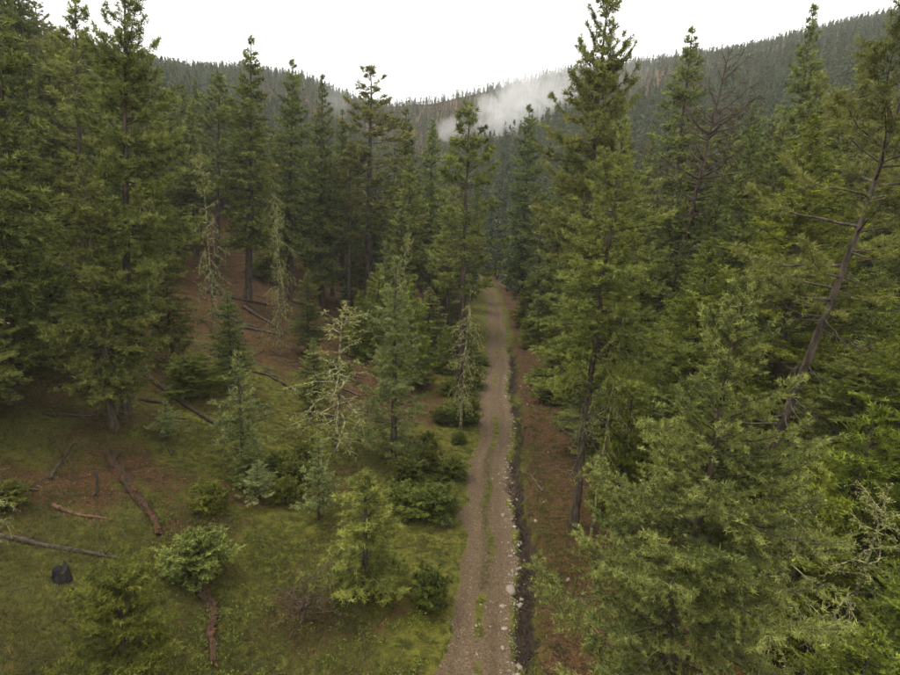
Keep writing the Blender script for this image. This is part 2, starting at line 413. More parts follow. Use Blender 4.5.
    V = np.stack([b - pr, b + pr, b + d * ln[..., None]], 2).reshape(-1, 3)
    tn = np.repeat(np.clip(tone[:, None] + g.normal(0, 0.08, (len(ti), M)), 0, 1).ravel(), 3)
    tw_parts = None
    if twig_wood:
        P = np.stack([p0, p0 + tdir * tlen[:, None] * 0.9], 1); r = np.stack([np.full(n, 0.012), np.full(n, 0.004)], 1)
        tw_parts = (P, r)
    return dict(trunk=(TP, TR), limbs=limbs, twigs=tw_parts, needles=(V, tn))

def tree_meshes(name, mat_leaf, mat_wood, sides=8, **kw):
    r = grow(**kw)
    TP, TR = r['trunk']
    parts = [tubes(TP[None], TR[None], sides)]
    for P, R_ in r['limbs']: parts.append(tubes(P, R_, 4))
    if r['twigs']: parts.append(tubes(*r['twigs'], 3))
    v, q = join(parts)
    V, tn = r['needles']
    return dict(trunk=raw_mesh(name + '_trunk', v, q, mat_wood, None, True),
                crown=raw_mesh(name + '_crown', V, np.arange(len(V)).reshape(-1, 3), mat_leaf, {'tone': tn}), H=kw['H'], R=kw['R'])

def tree_split(name, mat_leaf, mat_wood, sides=10, **kw):
    """like tree_meshes but every limb is a mesh of its own (limbs that can be told apart)"""
    r = grow(**kw)
    TP, TR = r['trunk']
    v, q = tubes(TP[None], TR[None], sides)
    limbs = []
    g = np.random.default_rng(kw['seed'] + 5)
    for kk, (P, R_) in enumerate(r['limbs']):
        for i in range(len(P)):
            Ln = np.linalg.norm(P[i, -1] - P[i, 0])
            if Ln < 0.35: continue
            Q = P[i:i + 1].copy(); parts = []
            if kk:
                s_ = np.linspace(0, 1, Q.shape[1])
                Q = Q + np.cumsum(g.normal(0, 0.045, Q.shape), 1) * Ln * s_[None, :, None] + np.array([0, 0, 1.]) * (0.35 * Ln * (s_ ** 2.2 - 0.4 * s_))[None, :, None]
                m = max(4, int(4 * Ln)); f = (0.3 + 0.69 * g.random(m)) * 6; i0 = f.astype(int); fr = (f - i0)[:, None]
                p0 = Q[0, i0] * (1 - fr) + Q[0, np.minimum(i0 + 1, 6)] * fr
                td = unit(unit(Q[0, np.minimum(i0 + 1, 6)] - Q[0, i0] + 1e-4) + g.normal(0, 0.55, (m, 3))); tl = Ln * g.uniform(0.12, 0.38, m)
                T = np.stack([p0, p0 + td * tl[:, None] * 0.5 + g.normal(0, 0.05, (m, 3)), p0 + td * tl[:, None] + [0, 0, 0.08]], 1)
                parts.append(tubes(T, np.tile(np.array([[0.016, 0.012, 0.005]]), (m, 1)), 3))
            parts.append(tubes(Q, R_[i:i + 1] * (1.0 if kk else 1.2), 5))
            lv, lq = join(parts); limbs.append(raw_mesh(name + '_limb', lv, lq, mat_wood, None, True))
    V, tn = r['needles']
    return dict(trunk=raw_mesh(name + '_trunk', v, q, mat_wood, None, True), limbs=limbs,
                crown=raw_mesh(name + '_crown', V, np.arange(len(V)).reshape(-1, 3), mat_leaf, {'tone': tn}), H=kw['H'], R=kw['R'])

def snag_meshes(name, mat_wood, mat_lichen, seed, H, R, nb, c0=0.12, el=(-25, 25), droop=0.35, sub=7, lich=14, r0=None, prof='pine', bend=0.0, crook=0.07, thick=1.0):
    """bare dead tree: trunk, separate limbs with side twigs, threads of lichen"""
    r = grow(seed=seed, H=H, R=R, c0=c0, nb=nb, prof=prof, el=el, droop=droop, upturn=0.0, tw=0.1, M=1, r0=r0, jl=0.9, bend=bend)
    g = np.random.default_rng(seed + 77)
    TP, TR = r['trunk']; BP, BR = r['limbs'][0]
    BP = BP + np.cumsum(g.normal(0, crook / 4, BP.shape), axis=1) * np.linalg.norm(BP[:, -1] - BP[:, 0], axis=1)[:, None, None] * np.linspace(0, 1, BP.shape[1])[None, :, None]
    v, q = tubes(TP[None], TR[None], 9)
    limbs, LV, LT = [], [], []
    for i in range(nb):
        Ln = np.linalg.norm(BP[i, -1] - BP[i, 0])
        if Ln < 0.2: continue
        parts = [tubes(BP[i:i + 1], np.maximum(BR[i:i + 1], 0.010) * thick, 5)]
        m = max(3, int(sub * Ln / 1.5))
        f = (0.25 + 0.75 * g.random(m)) * 5.999; i0 = f.astype(int); fr = (f - i0)[:, None]
        p0 = BP[i, i0] * (1 - fr) + BP[i, i0 + 1] * fr
        td = unit(unit(BP[i, i0 + 1] - BP[i, i0]) * 0.7 + g.normal(0, 0.6, (m, 3)) + [0, 0, -0.15])
        tl_ = Ln * (0.12 + 0.28 * g.random(m))
        s = np.linspace(0, 1, 4)
        P = p0[:, None] + td[:, None] * (tl_[:, None] * s)[..., None] + np.cumsum(g.normal(0, 0.05, (m, 4, 3)), 1) * tl_[:, None, None] - np.array([0, 0, 0.25]) * (tl_[:, None] * s ** 2)[..., None]
        P[:, 0] = p0
        parts.append(tubes(P, np.tile(np.linspace(0.011, 0.005, 4), (m, 1)) * thick, 3))
        lv, lq = join(parts); limbs.append(raw_mesh(name + '_limb', lv, lq, mat_wood, None, True))
        if lich:
            allp = np.concatenate([P[:, 1:].reshape(-1, 3), BP[i, 2:]])
            pp = allp[g.integers(0, len(allp), int(lich * Ln))]
            pp = pp + g.normal(0, 0.03, pp.shape)
            dd = unit(g.normal(0, 0.6, pp.shape) + [0, 0, -0.5]); ll = 0.06 + 0.14 * g.random(len(pp))
            pr = unit(np.cross(dd, g.normal(0, 1, dd.shape))) * 0.016
            LV.append(np.stack([pp - pr, pp + pr, pp + dd * ll[:, None]], 1).reshape(-1, 3)); LT.append(np.repeat(g.random(len(pp)), 3))
    d = dict(trunk=raw_mesh(name + '_trunk', v, q, mat_wood, None, True), limbs=limbs, H=H, R=R)
    if lich:
        V = np.concatenate(LV); d['lichen'] = raw_mesh(name + '_lichen', V, np.arange(len(V)).reshape(-1, 3), mat_lichen, {'tone': np.concatenate(LT)})
    return d

def plant(ms, name, label, cat, x, y, h=None, R=None, tilt=(0, 0), rz=0.0, group=None, sink=0.12):
    """one tree: an Empty at its foot with trunk, crown and limbs as parts"""
    e = link(name, None); e.empty_display_size = 0.5
    e.location = (x, y, gz(x, y) - sink)
    dirv = Vector((tilt[0], tilt[1], 1)).normalized()
    q = Vector((0, 0, 1)).rotation_difference(dirv) @ Quaternion((0, 0, 1), rz)
    e.rotation_mode = 'QUATERNION'; e.rotation_quaternion = q
    sz = (h / ms['H']) if h else 1.0; sx = (R * 1.15 / ms['R']) if R else sz
    e.scale = (sx, sx, sz)
    tag(e, label, cat, group)
    link('trunk', ms['trunk'], e)
    if 'crown' in ms: link('crown', ms['crown'], e)
    if 'lichen' in ms: link('lichen', ms['lichen'], e)
    for m in ms.get('limbs', []): link('limb', m, e)
    return e

# prototypes -------------------------------------------------------------------
P = {}
P['fir_a'] = tree_meshes('fir_a', L['fir'], W['bark'], seed=11, H=28, R=2.9, c0=0.22, nb=220, prof='spire', tw=5.4, tspace=0.24, tuft=0.29, M=8, wid=0.14, el=(-18, 40), droop=0.30, upturn=0.22, gaps=0.35, dead=24, jl=0.7)
P['fir_b'] = tree_meshes('fir_b', L['fir'], W['bark'], seed=12, H=30, R=3.2, c0=0.36, nb=190, prof='cone', tw=5.4, tspace=0.24, tuft=0.29, M=8, wid=0.14, el=(-14, 42), droop=0.24, upturn=0.2, gaps=0.45, dead=60, jl=0.8)
P['fir_c'] = tree_meshes('fir_c', L['fir'], W['bark'], seed=13, H=26, R=3.4, c0=0.12, nb=210, prof='cone', tw=5.4, tspace=0.24, tuft=0.29, M=8, wid=0.14, el=(-20, 45), droop=0.22, upturn=0.26, gaps=0.4, dead=20, jl=0.8)
P['pine_a'] = tree_meshes('pine_a', L['pine'], W['pinebark'], seed=21, H=28, R=3.4, c0=0.46, nb=95, prof='pine', tw=6.0, tspace=0.24, tuft=0.31, M=10, wid=0.10, spr=0.95, el=(-10, 55), droop=0.15, upturn=0.25, end_only=True, tl=0.45, gaps=0.5, dead=60, jl=1.0)
P['pine_b'] = tree_meshes('pine_b', L['pine'], W['pinebark'], seed=22, H=30, R=3.8, c0=0.34, nb=120, prof='pine', tw=5.8, tspace=0.24, tuft=0.31, M=10, wid=0.10, spr=0.95, el=(-14, 55), droop=0.15, upturn=0.25, end_only=True, tl=0.45, gaps=0.55, dead=50, jl=1.0)
P['big_pine'] = tree_meshes('big_pine', L['pine'], W['pinebark'], seed=23, H=26, R=4.0, c0=0.20, nb=170, prof='pine', tw=6.8, tspace=0.21, tuft=0.26, M=12, wid=0.085, spr=0.95, el=(-12, 55), droop=0.16, upturn=0.25, tl=0.42, gaps=0.5, dead=24, jl=1.0)
P['left_fir'] = tree_meshes('left_fir', L['fir'], W['bark'], seed=14, H=17, R=3.0, c0=0.16, nb=150, prof='cone', tw=7.5, tspace=0.20, tuft=0.20, M=11, wid=0.10, spr=0.9, el=(-12, 42), droop=0.22, upturn=0.22, gaps=0.35, dead=26, jl=0.7)
P['road_fir'] = tree_meshes('road_fir', L['young'], W['bark'], seed=15, H=22.5, R=4.2, c0=0.38, nb=150, prof='cone', tw=6.4, tspace=0.155, tuft=0.165, M=13, wid=0.085, spr=0.95, el=(-10, 45), droop=0.16, upturn=0.22, gaps=0.55, dead=36, jl=0.9, r0=0.22)
P['centre_fir'] = tree_meshes('centre_fir', L['blue'], W['bark'], seed=16, H=14.7, R=3.0, c0=0.06, nb=125, prof='cone', tw=6.5, tspace=0.19, tuft=0.20, M=12, wid=0.09, spr=1.0, el=(-8, 50), droop=0.10, upturn=0.28, gaps=0.5, jl=1.0)
P['hero_fir'] = tree_meshes('hero_fir', L['hero'], W['bark'], seed=17, H=16, R=4.3, c0=0.10, nb=185, prof='cone', tw=8.5, tspace=0.12, tuft=0.125, M=16, wid=0.08, spr=1.4, el=(-6, 50), droop=0.10, upturn=0.28, gaps=0.45, jl=0.9, twig_wood=True)
P['bright'] = tree_meshes('bright_fir', L['bright'], W['bark'], seed=18, H=21, R=5.4, c0=0.06, nb=270, prof='cone', tw=4.8, tspace=0.175, tuft=0.175, M=11, wid=0.10, spr=1.2, el=(-10, 55), droop=0.15, upturn=0.18, gaps=0.35, jl=0.8)
P['young_pine'] = tree_meshes('young_pine', L['young'], W['pinebark'], seed=19, H=6.3, R=2.0, c0=0.08, nb=85, prof='cone', tw=9, tspace=0.15, tuft=0.16, M=14, wid=0.07, spr=1.3, el=(5, 60), droop=0.02, upturn=0.22, gaps=0.35, jl=0.8)
P['sapling'] = tree_meshes('sapling', L['blue'], W['bark'], seed=20, H=8, R=1.7, c0=0.12, nb=70, prof='cone', tw=7, tspace=0.2, tuft=0.20, M=8, wid=0.11, el=(-5, 50), droop=0.08, upturn=0.18, gaps=0.5, jl=1.0)
P['dark_bush'] = tree_meshes('dark_bush', L['shrub'], W['bark'], seed=24, H=5, R=1.6, c0=0.05, nb=110, prof='round', tw=11, tspace=0.13, tuft=0.125, M=12, wid=0.09, spr=1.1, el=(0, 60), droop=0.1, upturn=0.15, gaps=0.3)
P['sage_bush'] = tree_meshes('sage_bush', L['sage'], W['bark'], seed=25, H=2.4, R=1.4, c0=0.15, nb=60, prof='round', tw=12, tspace=0.10, tuft=0.13, M=8, wid=0.18, el=(10, 65), droop=0.05, upturn=0.1, gaps=0.3)
P['low_shrub'] = tree_meshes('low_shrub', L['shrub'], W['bark'], seed=26, H=1.3, R=0.9, c0=0.05, nb=45, prof='round', tw=12, tspace=0.11, tuft=0.13, M=8, wid=0.16, el=(10, 70), droop=0.05, upturn=0.1, gaps=0.3)
P['lean_pine'] = tree_split('lean_pine', L['pine'], W['pinebark'], seed=27, H=25, R=5.0, c0=0.50, nb=52, prof='pine', tw=6.5, tspace=0.18, tuft=0.21, M=15, wid=0.06, spr=0.95, el=(-5, 60), droop=0.1, upturn=0.28, end_only=True, tl=0.4, gaps=0.35, dead=26, jl=0.9, r0=0.235, bend=-0.04)
P['dead_pine'] = snag_meshes('dead_pine', W['brownwood'], L['brown'], seed=31, H=32, R=4.6, nb=60, c0=0.40, el=(0, 55), droop=-0.15, sub=12, lich=8, r0=0.32, crook=0.16, thick=1.9)
P['snag_a'] = snag_meshes('snag_a', W['lichenwood'], L['lichen'], seed=32, H=11.5, R=2.6, nb=56, c0=0.08, el=(-15, 55), droop=0.25, sub=9, lich=45, r0=0.12, crook=0.24, thick=1.5)
P['snag_b'] = snag_meshes('snag_b', W['lichenwood'], L['lichen'], seed=33, H=12.5, R=2.3, nb=44, c0=0.20, el=(-40, -15), droop=0.25, sub=8, lich=45, r0=0.12, crook=0.08)
P['dead_bush'] = snag_meshes('dead_bush', W['brownwood'], L['brown'], seed=34, H=2.4, R=1.3, nb=30, c0=0.05, el=(10, 70), droop=0.0, sub=8, lich=25, r0=0.05, prof='round', crook=0.12)

# ------------------------------------------------------------------ trees that the photograph singles out
pl = plant
rng_tilt = np.random.default_rng(2)
pl(P['big_pine'], 'pine_tree', 'huge broad dark pine on the left, its top cut by the frame', 'tree', -21.2, 32.2, 26.5, 3.3, (0.075, 0.05), 0.4)
pl(P['left_fir'], 'fir_tree', 'dense dark fir standing just in front of the huge left pine', 'tree', -20.8, 30.4, 16.4, 2.9, (-0.01, 0), 1.0)
pl(P['fir_c'], 'fir_tree', 'tall dark fir filling the upper left corner', 'tree', -26.6, 29.8, 25, 3.1, (0.08, 0.06), 2.0)
pl(P['left_fir'], 'fir_tree', 'smaller fir near the left edge with a blunt green top', 'tree', -32.0, 39.6, 14.6, 2.8, (0.06, 0.05), 3.0)
pl(P['pine_a'], 'pine_tree', 'thin-topped pine between the corner fir and the huge left pine', 'tree', -30.5, 42.4, 25, 2.8, (0.07, 0.05), 1.3)
pl(P['fir_a'], 'fir_tree', 'slender tall spire fir just right of the huge left pine', 'tree', -26.4, 66.9, 30.9, 3.3, (0.05, 0.02), 0.3)
pl(P['pine_a'], 'pine_tree', 'pale green pine left of the slender spire fir', 'tree', -30.1, 65.9, 25.6, 3.5, (0.06, 0.03), 4.0)
pl(P['fir_a'], 'fir_tree', 'spire fir second to the right of the huge left pine', 'tree', -23.2, 74.2, 31.7, 3.4, (0.023, 0.007), 2.2)
pl(P['fir_c'], 'fir_tree', 'mid-green fir left of the broad central pine', 'tree', -19.5, 77.9, 31.9, 3.7, (0.022, 0.005), 3.3)
pl(P['pine_b'], 'pine_tree', 'broad full pine left of centre with its top against the sky', 'tree', -13.1, 81.5, 36.0, 6.4, (-0.02, 0), 0.9)
pl(P['fir_a'], 'fir_tree', 'narrow fir right of the broad central pine', 'tree', -8.1, 90.7, 33.3, 3.5, (-0.015, 0), 5.0)
pl(P['fir_b'], 'fir_tree', 'narrow fir left of the lone roadside pine', 'tree', -3.8, 93.0, 33.1, 3.6, (-0.03, 0), 0.5)
pl(P['pine_a'], 'pine_tree', 'tall lone pine with bare dark trunk left of the dirt track', 'tree', 1.1, 44.4, 26.4, 3.2, (-0.019, 0), 2.7)
pl(P['fir_a'], 'fir_tree', 'pointed fir rising in front of the mist, right of the track', 'tree', 12.8, 92.7, 36.4, 3.9, (-0.06, 0.01), 1.9)
pl(P['big_pine'], 'pine_tree', 'tallest pine right of the track, top cut by the frame', 'tree', 12.8, 49.7, 37.0, 4.6, (-0.032, 0.008), 3.6)
pl(P['road_fir'], 'fir_tree', 'yellow-green fir with twin bare lower trunk beside the ditch', 'tree', 7.8, 27.2, 22.5, 4.0, (0.0, 0.0), 0.2)
pl(P['fir_b'], 'fir_tree', 'fir with a small pointed top right of the tallest pine', 'tree', 28.8, 67.8, 37.6, 4.4, (-0.07, 0.03), 1.1)
pl(P['dead_pine'], 'dead_pine', 'bare brown dead pine with forked limbs leaning right', 'dead tree', 21.2, 53.3, 32.0, 4.6, (0.069, -0.027), 0.0)
pl(P['fir_c'], 'fir_tree', 'dark fir against the ridge near the upper right corner', 'tree', 38.6, 62.4, 35.5, 4.3, (-0.05, 0.03), 0.7)
pl(P['bright'], 'fir_tree', 'broad bright yellow-green tree behind the leaning pine', 'tree', 20.9, 31.4, 21.8, 6.6, (-0.05, 0.03), 0.0)
pl(P['bright'], 'fir_tree', 'shorter bright yellow-green tree left of the broad bright one', 'tree', 16.6, 33.5, 15.5, 4.6, (-0.02, 0.02), 1.7)
pl(P['lean_pine'], 'pine_tree', 'leaning pine with dark bare limbs at the right edge', 'tree', 15.3, 24.3, 26.0, 4.6, (0.115, -0.03), 0.0)
pl(P['hero_fir'], 'fir_tree', 'large grey-green fir filling the right foreground', 'tree', 7.3, 13.4, 15.9, 3.75, (0.04, 0.03), 0.0)
pl(P['snag_b'], 'dead_snag', 'thin bare trunk standing beside the yellow-green fir at the ditch', 'dead tree', 8.7, 26.6, 15.0, 1.5, (0.01, 0.0), 1.0)
pl(P['centre_fir'], 'fir_tree', 'pale-tipped bluish fir in the centre of the clearing', 'tree', -3.7, 34.7, 14.7, 3.1, (-0.01, 0), 0.0)
pl(P['young_pine'], 'young_pine', 'bushy light green young pine in the grass left of the track', 'tree', -3.4, 20.9, 6.3, 2.3, (0, 0), 0.0)
pl(P['sapling'], 'young_fir', 'thin pale young fir standing alone in the left clearing', 'tree', -12.6, 30.0, 7.9, 1.8, (0.009, 0), 0.0)
pl(P['snag_a'], 'dead_snag', 'lichen-covered bare snag left of the central bluish fir', 'dead tree', -7.9, 35.3, 11.2, 3.6, (0.038, 0), 0.0)
pl(P['snag_b'], 'dead_snag', 'pale snag with drooping limbs beside the dirt track', 'dead tree', 1.3, 41.6, 12.5, 2.1, (0.011, 0), 0.0)
pl(P['dark_bush'], 'young_fir', 'dark green young fir at the bottom edge of the clearing', 'tree', -10.5, 14.3, 5.0, 1.5, (0.05, 0.03), 0.0)
pl(P['sage_bush'], 'shrub', 'grey-green round shrub at the end of the rotten red log', 'shrub', -10.9, 20.4, 1.9, 1.35, (0, 0), 0.0)
pl(P['sapling'], 'young_fir', 'small spindly fir left of the bushy young pine', 'tree', -6.9, 26.3, 5.2, 1.1, (0, 0), 2.0)
pl(P['dark_bush'], 'shrub', 'rounded dark bush in the middle of the left slope', 'shrub', -19.4, 37.9, 3.2, 1.9, (0, 0), 1.0)
for lab, k, x, y, h, R_, rz in (('shaded fir left of the front left fir', 'left_fir', -25.6, 26.8, 10, 2.4, 0.4), ('dark half-grown fir behind the mossy level log', 'left_fir', -27.6, 35.5, 11, 2.4, 1.4),
        ('dark fir at the foot of the huge left pine, on its right', 'left_fir', -17.6, 40.6, 8.5, 1.9, 2.9), ('slim fir between the huge left pine and the rounded dark bush', 'left_fir', -22.8, 41.5, 12, 2.1, 3.8),
        ('shaded fir low at the left frame edge', 'left_fir', -30.0, 31.5, 13, 2.8, 5.0), ('ragged fir behind the pale snag of the brown slope', 'left_fir', -15.2, 54.5, 9.5, 2.0, 0.9),
        ('small dark fir left of the lichen-covered snag', 'left_fir', -11.0, 41.0, 6.5, 1.6, 4.6), ('feathery fir sapling at the foot of the front left fir', 'sapling', -17.9, 31.2, 2.8, 1.0, 1.0),
        ('dark little fir just below the thin young fir', 'left_fir', -11.6, 28.4, 2.6, 1.1, 2.0), ('pale little fir right of the thin young fir', 'sapling', -10.6, 27.0, 2.6, 1.1, 3.0)):
    pl(P[k], 'young_fir', lab, 'tree', x, y, h, R_, (0, 0), rz)
for lab, x, y, h, R_, rz in (('bright low bush right of the rotten red log', -12.4, 25.0, 1.3, 0.9, 0.2), ('green clump left of the orange split log', -20.2, 21.6, 0.9, 0.8, 1.2), ('round green bush left of the small spindly fir', -9.2, 27.6, 1.2, 0.8, 2.2)):
    pl(P['low_shrub'], 'shrub', lab, 'shrub', x, y, h, R_, (0, 0), rz)
pl(P['low_shrub'], 'shrub', 'green shrub on the left verge of the track near the bottom', 'shrub', -0.3, 20.3, 1.4, 0.8, (0, 0), 0.0)
pl(P['dead_bush'], 'dead_bush', 'brown leafless bush between the log and the young pine', 'shrub', -5.6, 18.7, 2.0, 1.2, (0, 0), 0.0)
pl(P['snag_a'], 'dead_snag', 'lichened half-dead tree at the left edge of the clearing', 'dead tree', -19.2, 18.9, 6.2, 1.3, (0.05, 0.05), 1.2)
pl(P['bright'], 'fir_tree', 'bright green tree at the right edge below the leaning pine', 'tree', 21.4, 22.0, 14.0, 4.0, (-0.02, 0.02), 2.6)
pl(P['bright'], 'young_fir', 'low bright green young fir in the bottom right corner', 'tree', 16.2, 14.8, 6.0, 2.4, (0, 0), 4.2)
pl(P['snag_b'], 'dead_snag', 'thin dead trunk in the shade right of the foreground fir', 'dead tree', 11.7, 15.6, 9.0, 1.8, (0.02, 0), 3.0)

for lab, k, x, y, h, R_, rz in (('pale snag rising from the brown slope above the log pile', 'snag_a', -17.6, 52.5, 15.0, 1.5, 0.7),
        ('lichened snag behind the front left fir, second from the left', 'snag_b', -27.5, 47.0, 17.0, 2.0, 1.9),
        ('thin lichened snag in the shade right of the huge left pine', 'snag_a', -25.0, 54.0, 18.0, 2.0, 3.1),
        ('grey snag at the upper end of the brown slope', 'snag_b', -21.5, 66.5, 19.0, 2.0, 4.4),
        ('bare grey snag between the brown slope and the lone roadside pine', 'snag_a', -6.0, 58.0, 16.0, 1.8, 5.2),
        ('dead snag inside the left thicket near the frame edge', 'snag_b', -24.8, 24.6, 13.0, 2.2, 2.4)):
    pl(P[k], 'dead_snag', lab, 'dead tree', x, y, h, R_, (rng_tilt.normal(0, 0.03), 0), rz)
# ------------------------------------------------------------------ the stands of trees behind them
CANOPY = np.array([(-0.940, 0.292), (-0.781, 0.288), (-0.627, 0.221), (-0.461, 0.159), (-0.285, 0.168), (-0.108, 0.120), (-0.036, 0.108),
                   (0.055, 0.075), (0.144, 0.087), (0.190, 0.163), (0.309, 0.187), (0.410, 0.200), (0.577, 0.215), (0.731, 0.256), (0.883, 0.277)])
rng = np.random.default_rng(5)
placed = [tuple(o.location[:2]) for o in scene.objects if o.type == 'EMPTY' and o.scale[2] * 20 > 4]
LEFT = {'fir_a': 'slender dark fir in the dense stand on the left slope', 'fir_b': 'dark fir with a bare lower trunk in the left slope stand',
        'fir_c': 'full-skirted dark fir in the dense stand on the left slope', 'pine_a': 'open-crowned pine in the dense stand on the left slope',
        'pine_b': 'tall spreading pine in the dense stand on the left slope'}
RIGHT = {k: v.replace('left slope', 'right slope') for k, v in LEFT.items()}
LANDMARKS = ((-0.70, 'the corner fir'), (-0.56, 'the huge left pine'), (-0.40, 'the slender spire fir'), (-0.29, 'the brown slope'), (-0.17, 'the broad central pine'), (-0.05, 'the narrow firs left of the track'),
             (0.06, 'the lone roadside pine'), (0.16, 'the pointed fir by the mist'), (0.27, 'the tallest pine'), (0.42, 'the dead brown pine'), (0.58, 'the broad bright tree'), (0.75, 'the leaning pine'))
ORD = ['leftmost', 'second', 'third', 'fourth', 'fifth', 'sixth', 'seventh', 'eighth', 'ninth', 'tenth', 'eleventh', 'twelfth', 'thirteenth', 'fourteenth', 'fifteenth', 'sixteenth', 'seventeenth', 'eighteenth', 'nineteenth', 'twentieth'] + ['twenty-' + k for k in ('first', 'second', 'third', 'fourth', 'fifth', 'sixth', 'seventh', 'eighth', 'ninth')] + ['thirtieth'] + ['thirty-' + k for k in ('first', 'second', 'third', 'fourth', 'fifth', 'sixth', 'seventh', 'eighth', 'ninth')]
def single_out(things, rel):
    sets = {}
    for o, what in things:
        q = o.location.x / o.location.y
        lm = min(LANDMARKS, key=lambda t: abs(t[0] - q))[1]
        sets.setdefault((what, lm), []).append((q, o))
    for (what, lm), l in sets.items():
        l.sort(key=lambda t: t[0])
        for i, (q, o) in enumerate(l):
            if len(l) == 1: o['label'] = '%s %s %s' % (what, rel, lm)
            else: o['label'] = '%s %s %s %s%s' % (ORD[i], what, rel, lm, ', from the left' if i else '')
stand, under = [], []
count = 0
for _ in range(9000):
    if count >= 240: break
    y = 26 + 100 * rng.random() ** 0.9; x = rng.uniform(-1.02 * y - 6, 1.0 * y + 8)
    d = x - float(road_x(y))
    if -4.5 < d < 4.8: continue
    if d < 0:
        if y < 46 and x > -27 - 0.2 * (46 - y): continue                       # the clearing
        if 46 <= y < 66 and -34 < x < 1 and rng.random() < 0.75: continue      # thin, brown slope
        if 66 <= y < 80 and -34 < x < -8 and rng.random() < 0.45: continue
        if y < 60 and d > -9: continue
        if y < 78 and rng.random() < 0.45: continue
    else:
        if y < 46 and x < 22: continue
        if y < 34: continue
    md = 2.6 + 0.012 * y
    if any((x - a) ** 2 + (y - b) ** 2 < md * md for a, b in placed): continue
    cap = float(np.interp(x / y, CANOPY[:, 0], CANOPY[:, 1]))
    top = CAM_H + math.hypot(x, y) * cap - gz(x, y)
    h = min(rng.uniform(19, 33), top * rng.uniform(0.72, 1.0))
    if h < 8: continue
    k = rng.choice(['fir_a', 'fir_b', 'fir_c', 'pine_a', 'pine_b'], p=[0.27, 0.22, 0.23, 0.14, 0.14])
    placed.append((x, y)); count += 1
    R_ = P[k]['R'] * (0.45 + 0.55 * h / P[k]['H']) * rng.uniform(0.85, 1.2)
    o = pl(P[k], 'pine_tree' if 'pine' in k else 'fir_tree', (LEFT if d < 0 else RIGHT)[k], 'tree', x, y, h, R_, (rng.normal(0, 0.02) - 0.04 * np.sign(x) * abs(x) / y, rng.normal(0, 0.02)),
       rng.uniform(0, 6.28), ('%s trees of the left slope stand' if d < 0 else '%s trees of the right slope stand') % k.replace('_a', '').replace('_b', '').replace('_c', ''))
    stand.append((o, {'fir_a': 'slender dark fir', 'fir_b': 'bare-trunked fir', 'fir_c': 'full-skirted fir', 'pine_a': 'open-crowned pine', 'pine_b': 'spreading pine'}[k]))
single_out(stand, 'behind')
print('stand trees', count)
P['under_fir'] = tree_meshes('under_fir', L['bright'], W['bark'], seed=29, H=8, R=2.2, c0=0.04, nb=120, prof='cone', tw=6.8, tspace=0.20, tuft=0.21, M=11, wid=0.11, el=(-14, 45), droop=0.18, upturn=0.22, gaps=0.35, jl=0.8)
n = 0
for _ in range(4000):
    if n >= 130: break
    side = 1 if rng.random() < 0.62 else -1
    if side > 0: y = 24 + 80 * rng.random() ** 1.2; d = (7.0 if y < 48 else 5.2) + 26 * rng.random() ** 1.3
    elif rng.random() < 0.45: y = 24 + 30 * rng.random(); d = -24 - 0.35 * y * rng.random() - 0.25 * y
    else: y = 52 + 60 * rng.random(); d = -6 - 36 * rng.random()
    x = float(road_x(y)) + d
    if side < 0 and 48 < y < 76 and -32 < x < -12: continue
    if any((x - a) ** 2 + (y - b) ** 2 < 4.0 for a, b in placed): continue
    placed.append((x, y)); n += 1
    h = rng.uniform(4, 11); k = 'under_fir' if rng.random() < 0.65 else 'left_fir'
    if side > 0: lab = 'low yellow-green fir filling in between the right slope trunks' if k == 'under_fir' else 'half-grown dark fir among the right slope trunks'
    else: lab = 'low yellow-green fir filling in between the left slope trunks' if k == 'under_fir' else 'half-grown dark fir among the left slope trunks'
    o = pl(P[k], 'young_fir', lab, 'tree', x, y, h, h * rng.uniform(0.24, 0.34), (rng.normal(0, 0.02), 0), rng.uniform(0, 6.28), 'half-grown firs under the %s slope stand' % ('right' if side > 0 else 'left'))
    under.append((o, 'low yellow-green fir' if k == 'under_fir' else 'half-grown dark fir'))
single_out(under, 'near')
for lab, x, y, h, R_, rz in (('shaded green fir right of the thin dead trunk', 14.3, 18.4, 7.5, 2.3, 0.3), ('green fir under the leaning pine, at its foot', 17.3, 20.0, 9.0, 2.5, 1.5), ('young fir at the right frame edge near the bottom', 19.8, 16.6, 8.0, 2.4, 2.6),
        ('small fir between the foreground fir and the leaning pine', 12.6, 20.8, 7.0, 2.0, 3.4), ('low spreading fir in the bottom right, left of the bright one', 13.2, 13.2, 4.5, 1.9, 4.4)):
    pl(P['under_fir'], 'young_fir', lab, 'tree', x, y, h, R_, (0, 0), rz)
pl(P['snag_a'], 'dead_snag', 'twiggy lichened snag in the shade at the lower right', 'dead tree', 15.2, 16.6, 7.5, 1.9, (0.05, 0), 2.2)

